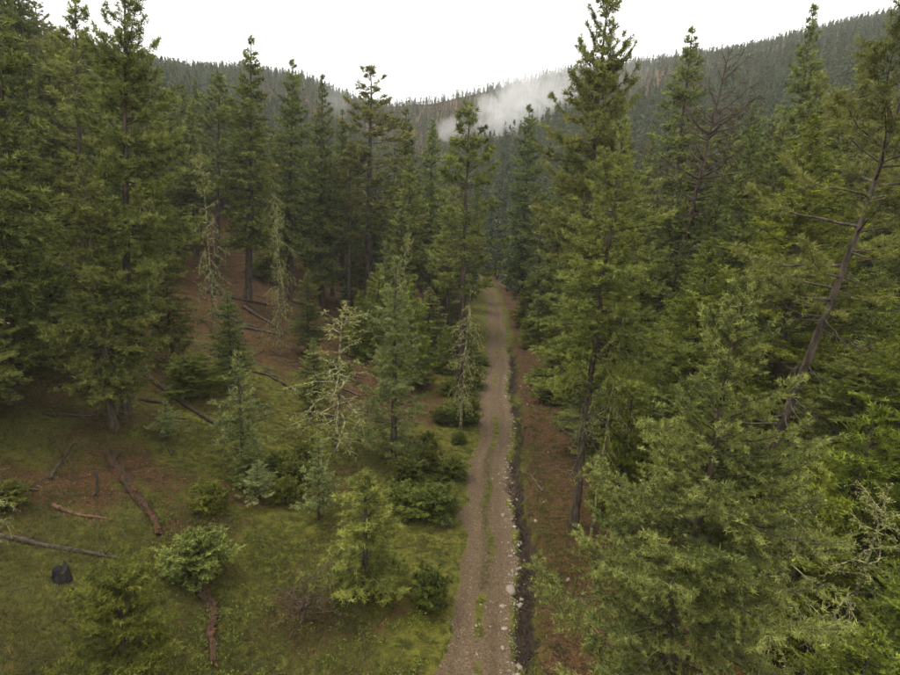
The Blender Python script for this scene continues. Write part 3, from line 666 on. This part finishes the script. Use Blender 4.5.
# ------------------------------------------------------------------ far forest on the ridge: one mass
def far_forest():
    protos = []
    pc = bpy.data.collections.new('far_conifers')
    for i in range(4):
        ms = grow(seed=50 + i, H=16, R=2.1 + 0.3 * (i % 2), c0=0.08, nb=64, prof=('spire', 'cone')[i % 2], tw=1.3, tspace=0.8, tuft=0.75, M=5, wid=0.22, el=(-15, 40), droop=0.2, upturn=0.15, gaps=0.3)
        V, tn = ms['needles']
        me = raw_mesh('far_conifer', V, np.arange(len(V)).reshape(-1, 3), L['far'], {'tone': tn})
        o = bpy.data.objects.new('far_conifer', me); pc.objects.link(o)
    g = np.random.default_rng(8)
    pts = []
    y = 118.0
    while y < 545:
        st = 3.3 + 0.0012 * y
        xs = np.arange(-1.02 * y - 30, 1.02 * y + 30, st)
        xx = xs + g.uniform(-0.5, 0.5, len(xs)) * st; yy = y + g.uniform(-0.5, 0.5, len(xs)) * st
        pts.append(np.stack([xx, yy], -1)); y += st
    pts = np.concatenate(pts)
    d = pts[:, 0] - road_x(pts[:, 1])
    pts = pts[~((np.abs(d) < 4.5) & (pts[:, 1] < 215))]
    pts = pts[g.random(len(pts)) > 0.45 * smooth(0.52, 0.68, fbm(pts[:, 0] / 26, pts[:, 1] / 26, 41))]
    z = terrain(pts[:, 0], pts[:, 1])
    sc = (0.35 + 0.75 * g.random(len(pts)) ** 1.3) * (0.75 + 0.5 * fbm(pts[:, 0] / 18, pts[:, 1] / 18, 43)) * (1 + 0.35 * smooth(260, 120, pts[:, 1])) * (1 - 0.50 * smooth(220, 360, pts[:, 1]))
    V = np.column_stack([pts, z - 0.3])
    me = bpy.data.meshes.new('forest'); me.vertices.add(len(V)); me.vertices.foreach_set('co', V.astype(np.float32).ravel())
    for n, a in (('scl', sc), ('rot', g.uniform(0, 6.28, len(V)))):
        at = me.attributes.new(n, 'FLOAT', 'POINT'); at.data.foreach_set('value', a.astype(np.float32))
    o = link('forest', me)
    tag(o, 'far conifer forest covering the misty ridge and valley end', 'forest', kind='stuff')
    ng = bpy.data.node_groups.new('forest_scatter', 'GeometryNodeTree')
    ng.interface.new_socket('Geometry', in_out='INPUT', socket_type='NodeSocketGeometry')
    ng.interface.new_socket('Geometry', in_out='OUTPUT', socket_type='NodeSocketGeometry')
    gi = ng.nodes.new('NodeGroupInput'); go = ng.nodes.new('NodeGroupOutput')
    ip = ng.nodes.new('GeometryNodeInstanceOnPoints')
    ci = ng.nodes.new('GeometryNodeCollectionInfo'); ci.inputs['Collection'].default_value = pc
    ci.inputs['Separate Children'].default_value = True; ci.inputs['Reset Children'].default_value = True
    ip.inputs['Pick Instance'].default_value = True
    def na(n):
        k = ng.nodes.new('GeometryNodeInputNamedAttribute'); k.data_type = 'FLOAT'; k.inputs['Name'].default_value = n; return k.outputs['Attribute']
    cx = ng.nodes.new('ShaderNodeCombineXYZ'); ng.links.new(na('rot'), cx.inputs['Z'])
    ng.links.new(gi.outputs[0], ip.inputs['Points']); ng.links.new(ci.outputs[0], ip.inputs['Instance'])
    ng.links.new(cx.outputs[0], ip.inputs['Rotation']); ng.links.new(na('scl'), ip.inputs['Scale'])
    ng.links.new(ip.outputs[0], go.inputs[0])
    md = o.modifiers.new('scatter', 'NODES'); md.node_group = ng
    print('far trees', len(V))
far_forest()

# ------------------------------------------------------------------ fallen logs, stump
def log(label, mat, A, B, r, lift=0.6, stubs=3, seed=0, wob=0.03, name='fallen_log', rot=0.0):
    g = np.random.default_rng(seed)
    K, S = 40, 13; s = np.linspace(0, 1, K)
    x = A[0] + (B[0] - A[0]) * s; y = A[1] + (B[1] - A[1]) * s
    cw = np.interp(s, np.linspace(0, 1, 7), np.cumsum(g.normal(0, wob, 7))); x = x + cw; y = y + cw * 0.6
    z = terrain(x, y); lin = np.interp(s, [0, 0.5, 1], [z[0], z[K // 2], z[-1]])
    z = 0.6 * z + 0.4 * lin + r * lift
    Pp = np.stack([x, y, z], -1); o0 = Pp[0].copy(); Pp = Pp - o0
    rr = r * (1.0 - 0.5 * s) * (1 + g.normal(0, 0.04 + 0.14 * rot, K)); rr[0] *= 0.8; rr[-1] *= 0.45
    v, q = tubes(Pp[None], rr[None], S)
    ang = np.tile(np.arange(S), K); al = np.repeat(s * np.linalg.norm(Pp[-1]), S)
    c = np.repeat(Pp, S, axis=0)
    bump = 1 + (0.16 + 0.7 * rot) * (fbm(ang * 0.9 + seed * 7, al * 1.4, seed, 3) - 0.5) + (0.08 + 0.2 * rot) * g.normal(0, 1, len(v)) * 0.5
    v = c + (v - c) * bump[:, None]
    v[:S] += g.normal(0, r * 0.35, (S, 3)) * [1, 1, 0.3]; v[-S:] += g.normal(0, r * 0.3, (S, 3)) * [1, 1, 0.3]
    caps = []
    for ring in (0, K - 1):
        b = ring * S; ci = len(v); v = np.concatenate([v, Pp[ring][None]])
        caps += [(b + i, b + (i + 1) % S, ci) for i in range(S)]
    me = bpy.data.meshes.new(name)
    me.from_pydata([tuple(p) for p in v], [], [tuple(f) for f in q] + caps); me.materials.append(mat); me.update()
    o = link(name, me); o.location = o0
    tag(o, label, 'log')
    for i in range(stubs):
        f = g.uniform(0.15, 0.95); p = Pp[int(f * (K - 1))]
        dr = unit(g.normal(0, 1, 3) + [0, 0, 0.7]); ln = g.uniform(0.3, 1.1)
        sv, sq = tubes(np.stack([p, p + dr * ln * 0.5 + g.normal(0, 0.06, 3), p + dr * ln])[None], np.array([[0.030, 0.018, 0.006]]) * max(1, r * 4), 5)
        link('branch_stub', raw_mesh('branch_stub', sv, sq, mat, None, True), o)
    if rot > 0:                                               # crumbled chunks lying along a rotten log
        n = 90
        for_ = g.random(n); k = (for_ * (K - 1)).astype(int)
        cx = Pp[k, 0] + o0[0] + g.normal(0, r * 1.3, n); cy = Pp[k, 1] + o0[1] + g.normal(0, r * 1.3, n)
        cz = terrain(cx, cy) + 0.02; sz = g.uniform(0.03, 0.12, n)
        base = np.array([(1, 0, -.3), (-.5, .87, -.3), (-.5, -.87, -.3), (0, 0, .6)])
        V = np.stack([cx, cy, cz], -1)[:, None] - o0 + base[None] * sz[:, None, None] * g.uniform(0.5, 1.6, (n, 4, 3))
        Fc = (np.array([(0, 1, 3), (1, 2, 3), (2, 0, 3)])[None] + (np.arange(n) * 4)[:, None, None]).reshape(-1, 3)
        ch = link('rotten_rubble', raw_mesh('rotten_rubble', V.reshape(-1, 3), Fc, mat), o); ch['kind'] = 'stuff'
log('dark mossy log lying level across the upper left clearing', W['log'], (-26.2, 32.9), (-20.0, 35.6), 0.20, stubs=4, seed=1)
log('dark log slanting down to the right behind the thin young fir', W['log'], (-23.6, 38.6), (-15.7, 34.1), 0.22, stubs=5, seed=2)
log('rotten reddish log running diagonally toward the grey-green shrub', W['redlog'], (-19.6, 27.6), (-13.3, 22.6), 0.30, 0.45, 2, 3, 0.12, rot=0.8)
log('crumbling reddish log below the grey-green shrub', W['redlog'], (-10.8, 20.4), (-8.1, 16.0), 0.27, 0.35, 2, 4, 0.14, rot=0.9)
log('short orange split log near the left edge', W['orangelog'], (-18.8, 22.4), (-16.3, 22.5), 0.13, 0.5, 2, 5, rot=0.3)
log('thin dark log low at the left edge above the stump', W['log'], (-19.3, 19.7), (-14.4, 20.2), 0.14, stubs=5, seed=6)
log('grey weathered log on the brown slope, nearest of its pile', W['greylog'], (-24.2, 55.0), (-18.9, 58.4), 0.24, stubs=4, seed=7)
log('dark log across the top of the brown slope', W['log'], (-30.1, 63.2), (-23.5, 67.6), 0.26, stubs=5, seed=8)
log('grey log crossing the pile on the brown slope', W['greylog'], (-25.3, 62.8), (-19.1, 59.6), 0.20, 0.9, 5, 9)
log('small broken pole beside the trunk of the front left fir', W['log'], (-20.0, 33.2), (-18.2, 34.2), 0.08, stubs=2, seed=10)
log('thin black stick lying beside the rotten reddish log', W['char'], (-19.0, 25.8), (-17.7, 23.9), 0.07, stubs=2, seed=11)
log('mossy pole under the front left fir', W['log'], (-24.4, 29.5), (-21.0, 31.9), 0.10, stubs=3, seed=12)
log('dark leaning pole at the far left of the clearing', W['log'], (-20.0, 23.9), (-21.4, 27.4), 0.11, stubs=3, seed=13)
log('long grey pole lying behind the lichen-covered snag', W['greylog'], (-15.0, 50.0), (-8.0, 47.0), 0.14, stubs=6, seed=14)
log('bleached pole on the upper brown slope', W['greylog'], (-22.0, 72.0), (-14.5, 69.5), 0.16, stubs=4, seed=15)
gl = np.random.default_rng(90)
for i, (x, y, az, ln, r, where) in enumerate(((-27, 57, 0.2, 7, .13, 'left end of the brown slope'), (-20.5, 62, 2.7, 6, .11, 'middle of the brown slope above the log pile'), (-14, 56, 0.5, 5, .10, 'right end of the brown slope'),
        (-12, 43, 2.6, 6, .12, 'grass behind the thin young fir'), (-22.5, 44, 0.3, 7, .14, 'foot of the brown slope'), (-9.5, 40.5, 0.9, 4, .09, 'grass below the lichen-covered snag'),
        (6.6, 31, 1.9, 4, .08, 'brown bank right of the ditch'), (7.6, 22, 0.7, 3, .07, 'litter under the yellow-green fir'), (-23.5, 21.5, 0.4, 4, .10, 'shade at the left frame edge'), (-16.8, 29.5, 2.2, 3, .08, 'grass right of the front left fir'))):
    log('dead pole lying on the ' + where if 'grass' not in where else 'dead pole lying in the ' + where, W[('greylog', 'log')[i % 2]], (x, y), (x + ln * math.cos(az), y + ln * math.sin(az)), r, 0.8, 4, 200 + i)
def stump():
    g = np.random.default_rng(3)
    s = np.linspace(0, 1, 6); Pp = np.stack([0 * s, 0 * s, -0.15 + 0.65 * s], -1)
    v, q = tubes(Pp[None], (0.42 - 0.14 * s ** 0.6)[None], 14)
    v = v * (1 + g.normal(0, 0.05, v.shape)); v[-14:, 2] += g.normal(0, 0.10, 14)
    c = len(v); v = np.concatenate([v, [[0, 0, 0.30]]])
    me = bpy.data.meshes.new('stump'); me.from_pydata([tuple(p) for p in v], [], [tuple(f) for f in q] + [(c - 14 + i, c - 14 + (i + 1) % 14, c) for i in range(14)])
    me.materials.append(W['char']); me.update()
    o = link('stump', me); o.location = (-15.6, 18.5, gz(-15.6, 18.5)); tag(o, 'charred black stump in the grass at lower left', 'stump')
stump()

# ------------------------------------------------------------------ low shrubs of the verge and clearing
g = np.random.default_rng(15)
n = 0; shrubs = []
for _ in range(3000):
    if n >= 48: break
    y = g.uniform(16, 75); d = g.choice([g.uniform(-6, -2.0), g.uniform(-22, -3), g.uniform(3.2, 8)], p=[0.5, 0.35, 0.15])
    if d < -6 and y < 30 and g.random() < 0.75: continue
    if -6 < d < 0 and y < 26 and g.random() < 0.7: continue
    x = float(road_x(y)) + d
    if any((x - a) ** 2 + (y - b) ** 2 < 1.0 for a, b in placed): continue
    placed.append((x, y)); n += 1
    h = g.uniform(0.5, 1.5); k = 'sage_bush' if g.random() < 0.12 else 'low_shrub'
    if k == 'sage_bush': lab, grp = 'small pale grey-green shrub dotted in the undergrowth', 'small pale shrubs'
    elif d < -6: lab, grp = 'low green shrub scattered over the left clearing', 'low shrubs of the clearing'
    elif d < 0: lab, grp = 'low green shrub on the grassy left verge of the track', 'low shrubs of the left verge'
    else: lab, grp = 'low green shrub on the brown bank right of the ditch', 'low shrubs of the right bank'
    o = pl(P[k], 'shrub', lab, 'shrub', x, y, h, h * g.uniform(0.7, 1.0), (0, 0), g.uniform(0, 6.28), grp, 0.05)
    shrubs.append((o, d, k))

for sel, what in ((lambda d, k: k == 'sage_bush', 'small pale shrub in the undergrowth'), (lambda d, k: k != 'sage_bush' and d < -6, 'low green shrub in the left clearing'),
                  (lambda d, k: k != 'sage_bush' and -6 <= d < 0, 'low green shrub on the left verge of the track'), (lambda d, k: k != 'sage_bush' and d > 0, 'low green shrub on the bank right of the ditch')):
    l = sorted([o for o, d, k in shrubs if sel(d, k)], key=lambda o: o.location.y)
    for i, o in enumerate(l): o['label'] = what + (', nearest the camera' if i == 0 else ', %s from the camera' % ORD[i] if i < 39 else ', far up the valley')
# ------------------------------------------------------------------ stones
def stone_mesh(seed):
    g = np.random.default_rng(seed)
    phi = (1 + 5 ** 0.5) / 2
    v = np.array([(-1, phi, 0), (1, phi, 0), (-1, -phi, 0), (1, -phi, 0), (0, -1, phi), (0, 1, phi), (0, -1, -phi), (0, 1, -phi), (phi, 0, -1), (phi, 0, 1), (-phi, 0, -1), (-phi, 0, 1)], float) / 1.9
    f = [(0, 11, 5), (0, 5, 1), (0, 1, 7), (0, 7, 10), (0, 10, 11), (1, 5, 9), (5, 11, 4), (11, 10, 2), (10, 7, 6), (7, 1, 8), (3, 9, 4), (3, 4, 2), (3, 2, 6), (3, 6, 8), (3, 8, 9), (4, 9, 5), (2, 4, 11), (6, 2, 10), (8, 6, 7), (9, 8, 1)]
    v = v * (1 + g.normal(0, 0.16, (12, 1))) * [1, g.uniform(0.6, 0.9), g.uniform(0.4, 0.65)]
    return raw_mesh('stone', v, f, MAT_STONE)
SM = [stone_mesh(100 + i) for i in range(8)]
def stone(x, y, s, label, group=None, i=0, rz=0.0):
    o = link('stone', SM[i % 8]); o.location = (x, y, gz(x, y) + 0.04 * s); o.scale = (s, s, s); o.rotation_euler = (g.normal(0, 0.15), g.normal(0, 0.15), rz)
    tag(o, label, 'stone', group)
stone(3.62, 21.8, 0.34, 'largest pale slab of stone at the lip of the ditch', None, 2, 1.3)
stone(3.86, 20.9, 0.20, 'pale stone just below the largest slab on the ditch lip', None, 5, 0.3)
stone(3.05, 19.2, 0.17, 'round pale stone on the track edge below the largest slab', None, 1, 0.3)
for i in range(210):
    y = 15.5 + 50 * g.random() ** 1.6; q = g.random()
    if q < 0.72: d = g.normal(1.45, 0.28); lab, grp = 'small pale stone strewn along the lip of the ditch', 'stones along the ditch'
    elif q < 0.9: d = g.uniform(-1.3, 1.3); lab, grp = 'small pale stone lying on the dirt track', 'stones on the track'
    else: d = g.uniform(2.6, 4.5); lab, grp = 'small pale stone on the brown bank beyond the ditch', 'stones on the right bank'
    stone(float(road_x(y)) + d, y, (0.05 + 0.14 * g.random() ** 2.0) * (0.6 if 'track' in lab else 1.0), lab, grp, i, g.uniform(0, 6.28))

# ------------------------------------------------------------------ gravel, sticks, grass: nobody could count them
def scatter_tris(pos, dirs, ln, w, g):
    pr = unit(np.cross(dirs, g.normal(0, 1, dirs.shape))) * w[:, None]
    return np.stack([pos - pr, pos + pr, pos + dirs * ln[:, None]], 1).reshape(-1, 3)
def gravel():
    g = np.random.default_rng(61); N = 5200
    y = 14 + 70 * g.random(N) ** 1.5; d = np.where(g.random(N) < 0.5, g.normal(1.45, 0.25, N), g.uniform(-1.6, 1.6, N))
    x = road_x(y) + d; z = terrain(x, y); s = 0.016 + 0.045 * g.random(N) ** 3
    base = np.array([(1, 0, -.3), (-.5, .87, -.3), (-.5, -.87, -.3), (0, 0, .7)]); tf = np.array([(0, 1, 3), (1, 2, 3), (2, 0, 3)])
    a = g.uniform(0, 6.28, N); ca, sa = np.cos(a), np.sin(a)
    bx = base[None, :, 0] * ca[:, None] - base[None, :, 1] * sa[:, None]; by = base[None, :, 0] * sa[:, None] + base[None, :, 1] * ca[:, None]
    V = np.stack([x[:, None] + bx * s[:, None] * 1.2, y[:, None] + by * s[:, None], z[:, None] + base[None, :, 2] * s[:, None]], -1)
    F = tf[None] + (np.arange(N) * 4)[:, None, None]
    tag(link('gravel', raw_mesh('gravel', V.reshape(-1, 3), F.reshape(-1, 3), MAT_STONE)), 'fine pale gravel scattered over the track', 'gravel', kind='stuff')
gravel()
def sticks():
    g = np.random.default_rng(62); N = 4200
    y = 13 + 62 * g.random(N) ** 1.2
    q = g.random(N)
    d = np.where(q < 0.5, g.normal(2.05, 0.22, N), np.where(q < 0.65, g.uniform(2.4, 8, N), g.uniform(-26, -2.2, N)))
    x = road_x(y) + d
    ln = np.where(q < 0.5, g.uniform(0.25, 0.9, N), g.uniform(0.2, 1.0, N) ** 1.3)
    az = np.where(q < 0.5, np.pi / 2 + g.normal(0, 0.35, N), g.uniform(0, 6.28, N))
    big = g.random(N) < 0.16; y = np.where(big, g.uniform(36, 84, N), y); x = np.where(big, road_x(y) - 7 - 36 * g.random(N), x); ln = np.where(big, g.uniform(0.8, 2.6, N), ln)
    dx, dy = np.cos(az) * ln / 2, np.sin(az) * ln / 2
    def e(sx):
        xx, yy = x + sx * dx, y + sx * dy; return np.stack([xx, yy, terrain(xx, yy) + 0.03 + 0.08 * g.random(N)], -1)
    Pp = np.stack([e(-1), (e(-1) + e(1)) / 2 + g.normal(0, 0.03, (N, 3)), e(1)], 1)
    r = np.tile(np.array([[0.016, 0.013, 0.006]]), (N, 1)) * g.uniform(0.6, 1.6, (N, 1)) * np.where(big, 2.4, 1.0)[:, None]
    v, f = tubes(Pp, r, 3)
    tag(link('twig_litter', raw_mesh('twig_litter', v, f, W['log'], None, True)), 'fallen sticks and twigs littering ditch and forest floor', 'twigs', kind='stuff')
sticks()
MAT_GRASS = leaf_mat('grass_blades', (0.060, 0.066, 0.014), (0.165, 0.155, 0.048), trans=0.25, hue=0.0, val=0.0)
def grass():
    g = np.random.default_rng(63); N = 110000
    y = 13 + 45 * g.random(N) ** 1.25; x = road_x(y) - 1.5 - g.random(N) ** 0.85 * (0.85 * y + 6)
    q = g.random(N) < 0.10
    x = np.where(q, road_x(y) + np.where(g.random(N) < 0.5, g.normal(-0.1, 0.22, N), g.uniform(2.5, 5, N)), x)
    dens = fbm(x * 0.22, y * 0.22, 71, 4) + 0.25 * (fbm(x * 1.1, y * 1.1, 72, 3) - 0.5)
    d = x - road_x(y)
    keep = (g.random(N) < smooth(0.36, 0.56, dens)) & (g.random(N) > smooth(38, 55, y + 0.3 * (d + 15)))
    x, y, d = x[keep], y[keep], d[keep]; N = len(x); M = 5
    tone = np.clip(fbm(x * 0.5, y * 0.5, 73, 3) + g.normal(0, 0.15, N), 0, 1)
    h = np.where(np.abs(d) < 1.3, 0.07, 0.12 + 0.12 * vnoise(x * 0.6, y * 0.6, 74)) * g.uniform(0.6, 1.4, N)
    pos = np.stack([x, y, terrain(x, y) - 0.01], -1)[:, None] + g.normal(0, 0.06, (N, M, 3)) * [1, 1, 0]
    dr = unit(g.normal(0, 0.6, (N, M, 3)) * [1, 1, 0.3] + [0, 0, 0.8])
    V = scatter_tris(pos.reshape(-1, 3), dr.reshape(-1, 3), (h[:, None] * g.uniform(0.7, 1.3, (N, M))).ravel(), np.full(N * M, 0.011), g)
    tn = np.repeat(np.clip(np.repeat(tone, M) + g.normal(0, 0.12, N * M), 0, 1), 3)
    tag(link('grass', raw_mesh('grass', V, np.arange(len(V)).reshape(-1, 3), MAT_GRASS, {'tone': tn})), 'short mossy grass covering the clearing and verge', 'grass', kind='stuff')
    print('grass tufts', N)
grass()
MAT_STRAW = leaf_mat('straw_and_needles', (0.045, 0.024, 0.010), (0.210, 0.145, 0.062), trans=0.1, hue=0.0, val=0.0)
def litter():
    g = np.random.default_rng(64); N = 60000
    y = 13 + 62 * g.random(N) ** 1.3; d = np.where(g.random(N) < 0.22, g.uniform(2.3, 9, N), -1.6 - g.random(N) ** 0.85 * (0.8 * y + 6)); x = road_x(y) + d
    keep = g.random(N) < smooth(0.30, 0.62, fbm(x * 0.33, y * 0.33, 81, 4) + 0.12 * smooth(30, 50, y))
    x, y = x[keep], y[keep]; N = len(x)
    dr = unit(g.normal(0, 1, (N, 3)) * [1, 1, 0.35] + [0, 0, 0.12])
    V = scatter_tris(np.stack([x, y, terrain(x, y) + 0.015], -1), dr, g.uniform(0.07, 0.26, N), g.uniform(0.010, 0.030, N), g)
    tag(link('forest_litter', raw_mesh('forest_litter', V, np.arange(len(V)).reshape(-1, 3), MAT_STRAW, {'tone': np.repeat(g.random(N) ** 1.4, 3)})), 'brown dead grass, bark and needle litter on the ground', 'litter', kind='stuff')
    N = 2600                                                  # knee-high herbs in loose drifts
    y = 14 + 48 * g.random(N) ** 1.2; d = np.where(g.random(N) < 0.15, g.uniform(2.8, 6, N), -1.9 - g.random(N) * (0.7 * y)); x = road_x(y) + d
    keep = g.random(N) < smooth(0.42, 0.66, fbm(x * 0.3, y * 0.3, 85, 3)); x, y = x[keep], y[keep]; N = len(x); M = 26
    h = g.uniform(0.12, 0.42, N)
    pos = np.stack([x, y, terrain(x, y)], -1)[:, None] + g.normal(0, 0.13, (N, M, 3)) * [1, 1, 0] + np.array([0, 0, 1.]) * (h[:, None] * g.random((N, M)))[..., None]
    dr = unit(g.normal(0, 1, (N, M, 3)) + [0, 0, 0.4])
    V = scatter_tris(pos.reshape(-1, 3), dr.reshape(-1, 3), g.uniform(0.06, 0.14, N * M), g.uniform(0.014, 0.03, N * M), g)
    tn = np.repeat(np.clip(np.repeat(g.random(N), M) * 0.7 + g.random(N * M) * 0.3, 0, 1), 3)
    tag(link('herb_layer', raw_mesh('herb_layer', V, np.arange(len(V)).reshape(-1, 3), L['shrub'], {'tone': tn})), 'loose green herbs growing through the grass', 'herbs', kind='stuff')
litter()

# ------------------------------------------------------------------ air: even haze round everything, and wisps of mist on the ridge
def box_mesh(name, lo, hi):
    v = [(x, y, z) for z in (lo[2], hi[2]) for y in (lo[1], hi[1]) for x in (lo[0], hi[0])]
    return raw_mesh(name, v, [(0, 2, 3, 1), (4, 5, 7, 6), (0, 1, 5, 4), (2, 6, 7, 3), (0, 4, 6, 2), (1, 3, 7, 5)])
def haze():
    me = box_mesh('haze', (-960, -60, -90), (960, 930, 275))
    m, nt = new_mat('haze_air')
    v = nd(nt, 'ShaderNodeVolumePrincipled'); v.inputs['Color'].default_value = (0.96, 0.98, 1.0, 1); v.inputs['Density'].default_value = 0.00021
    out = nd(nt, 'ShaderNodeOutputMaterial'); nt.links.new(v.outputs[0], out.inputs['Volume'])
    me.materials.append(m)
    tag(link('haze', me), 'thin grey damp air veiling the far ridge', 'haze', kind='stuff')
haze()

def mist():
    n = 0
    for lab, c, half, ry, seed, dens in (('bright torn wisp of mist drifting up the ridge in the gap', (34, 312, 70), (60, 20, 30), -0.50, 3.0, 0.055),
                                         ('low pale bank of mist at the left foot of the big wisp', (-6, 312, 55), (20, 14, 13), -0.2, 9.0, 0.030),
                                         ('faint scrap of mist on the far left ridge', (-70, 316, 68), (20, 14, 14), 0.35, 15.0, 0.014),
                                         ('thin veil of mist trailing across the right ridge', (60, 335, 84), (95, 18, 34), -0.35, 21.0, 0.010)):
        t = np.linspace(0, np.pi, 17)[1:-1]; p = np.linspace(0, 2 * np.pi, 24, endpoint=False)
        v = [(0, 0, 1)] + [(math.sin(a) * math.cos(b), math.sin(a) * math.sin(b), math.cos(a)) for a in t for b in p] + [(0, 0, -1)]
        f = [(0, 1 + i, 1 + (i + 1) % 24) for i in range(24)]
        for r in range(14):
            for i in range(24):
                a, b = 1 + r * 24 + i, 1 + r * 24 + (i + 1) % 24
                f += [(a, a + 24, b + 24), (a, b + 24, b)]
        e = len(v) - 1; f += [(e, e - 24 + (i + 1) % 24, e - 24 + i) for i in range(24)]
        me = raw_mesh('mist', v, f)
        m, nt = new_mat('mist_vapour')
        tc = nd(nt, 'ShaderNodeTexCoord').outputs['Object']
        mp = nd(nt, 'ShaderNodeMapping'); mp.inputs['Scale'].default_value = (half[0] / 20, half[1] / 20, half[2] / 20); mp.inputs['Location'].default_value = (seed, seed, seed)
        nt.links.new(tc, mp.inputs['Vector'])
        nz = noise(nt, mp.outputs[0], 1.5, 7, 0.66, 1.2)
        ln = nd(nt, 'ShaderNodeVectorMath', operation='LENGTH'); nt.links.new(tc, ln.inputs[0])
        fall = ramp(nt, math_(nt, 'SUBTRACT', 1.0, ln.outputs['Value']), 0.0, 0.75)
        a = math_(nt, 'ADD', nz, math_(nt, 'MULTIPLY', math_(nt, 'SUBTRACT', fall, 0.6), 0.42))
        dn = math_(nt, 'MULTIPLY', math_(nt, 'MULTIPLY', ramp(nt, a, 0.46, 0.66), fall), dens * 1.0)
        vol = nd(nt, 'ShaderNodeVolumePrincipled'); vol.inputs['Color'].default_value = (0.97, 0.97, 0.97, 1); nt.links.new(dn, vol.inputs['Density'])
        out = nd(nt, 'ShaderNodeOutputMaterial'); nt.links.new(vol.outputs[0], out.inputs['Volume'])
        me.materials.append(m)
        o = link('mist', me); o.location = c; o.scale = half; o.rotation_euler = (0, ry, 0)
        tag(o, lab, 'mist', kind='stuff')
mist()

tri = sum(sum(len(p.vertices) - 2 for p in m.polygons) if len(m.polygons) < 3000 else len(m.polygons) * (len(m.loops) // len(m.polygons) - 2) for m in bpy.data.meshes)
print('triangles', tri)
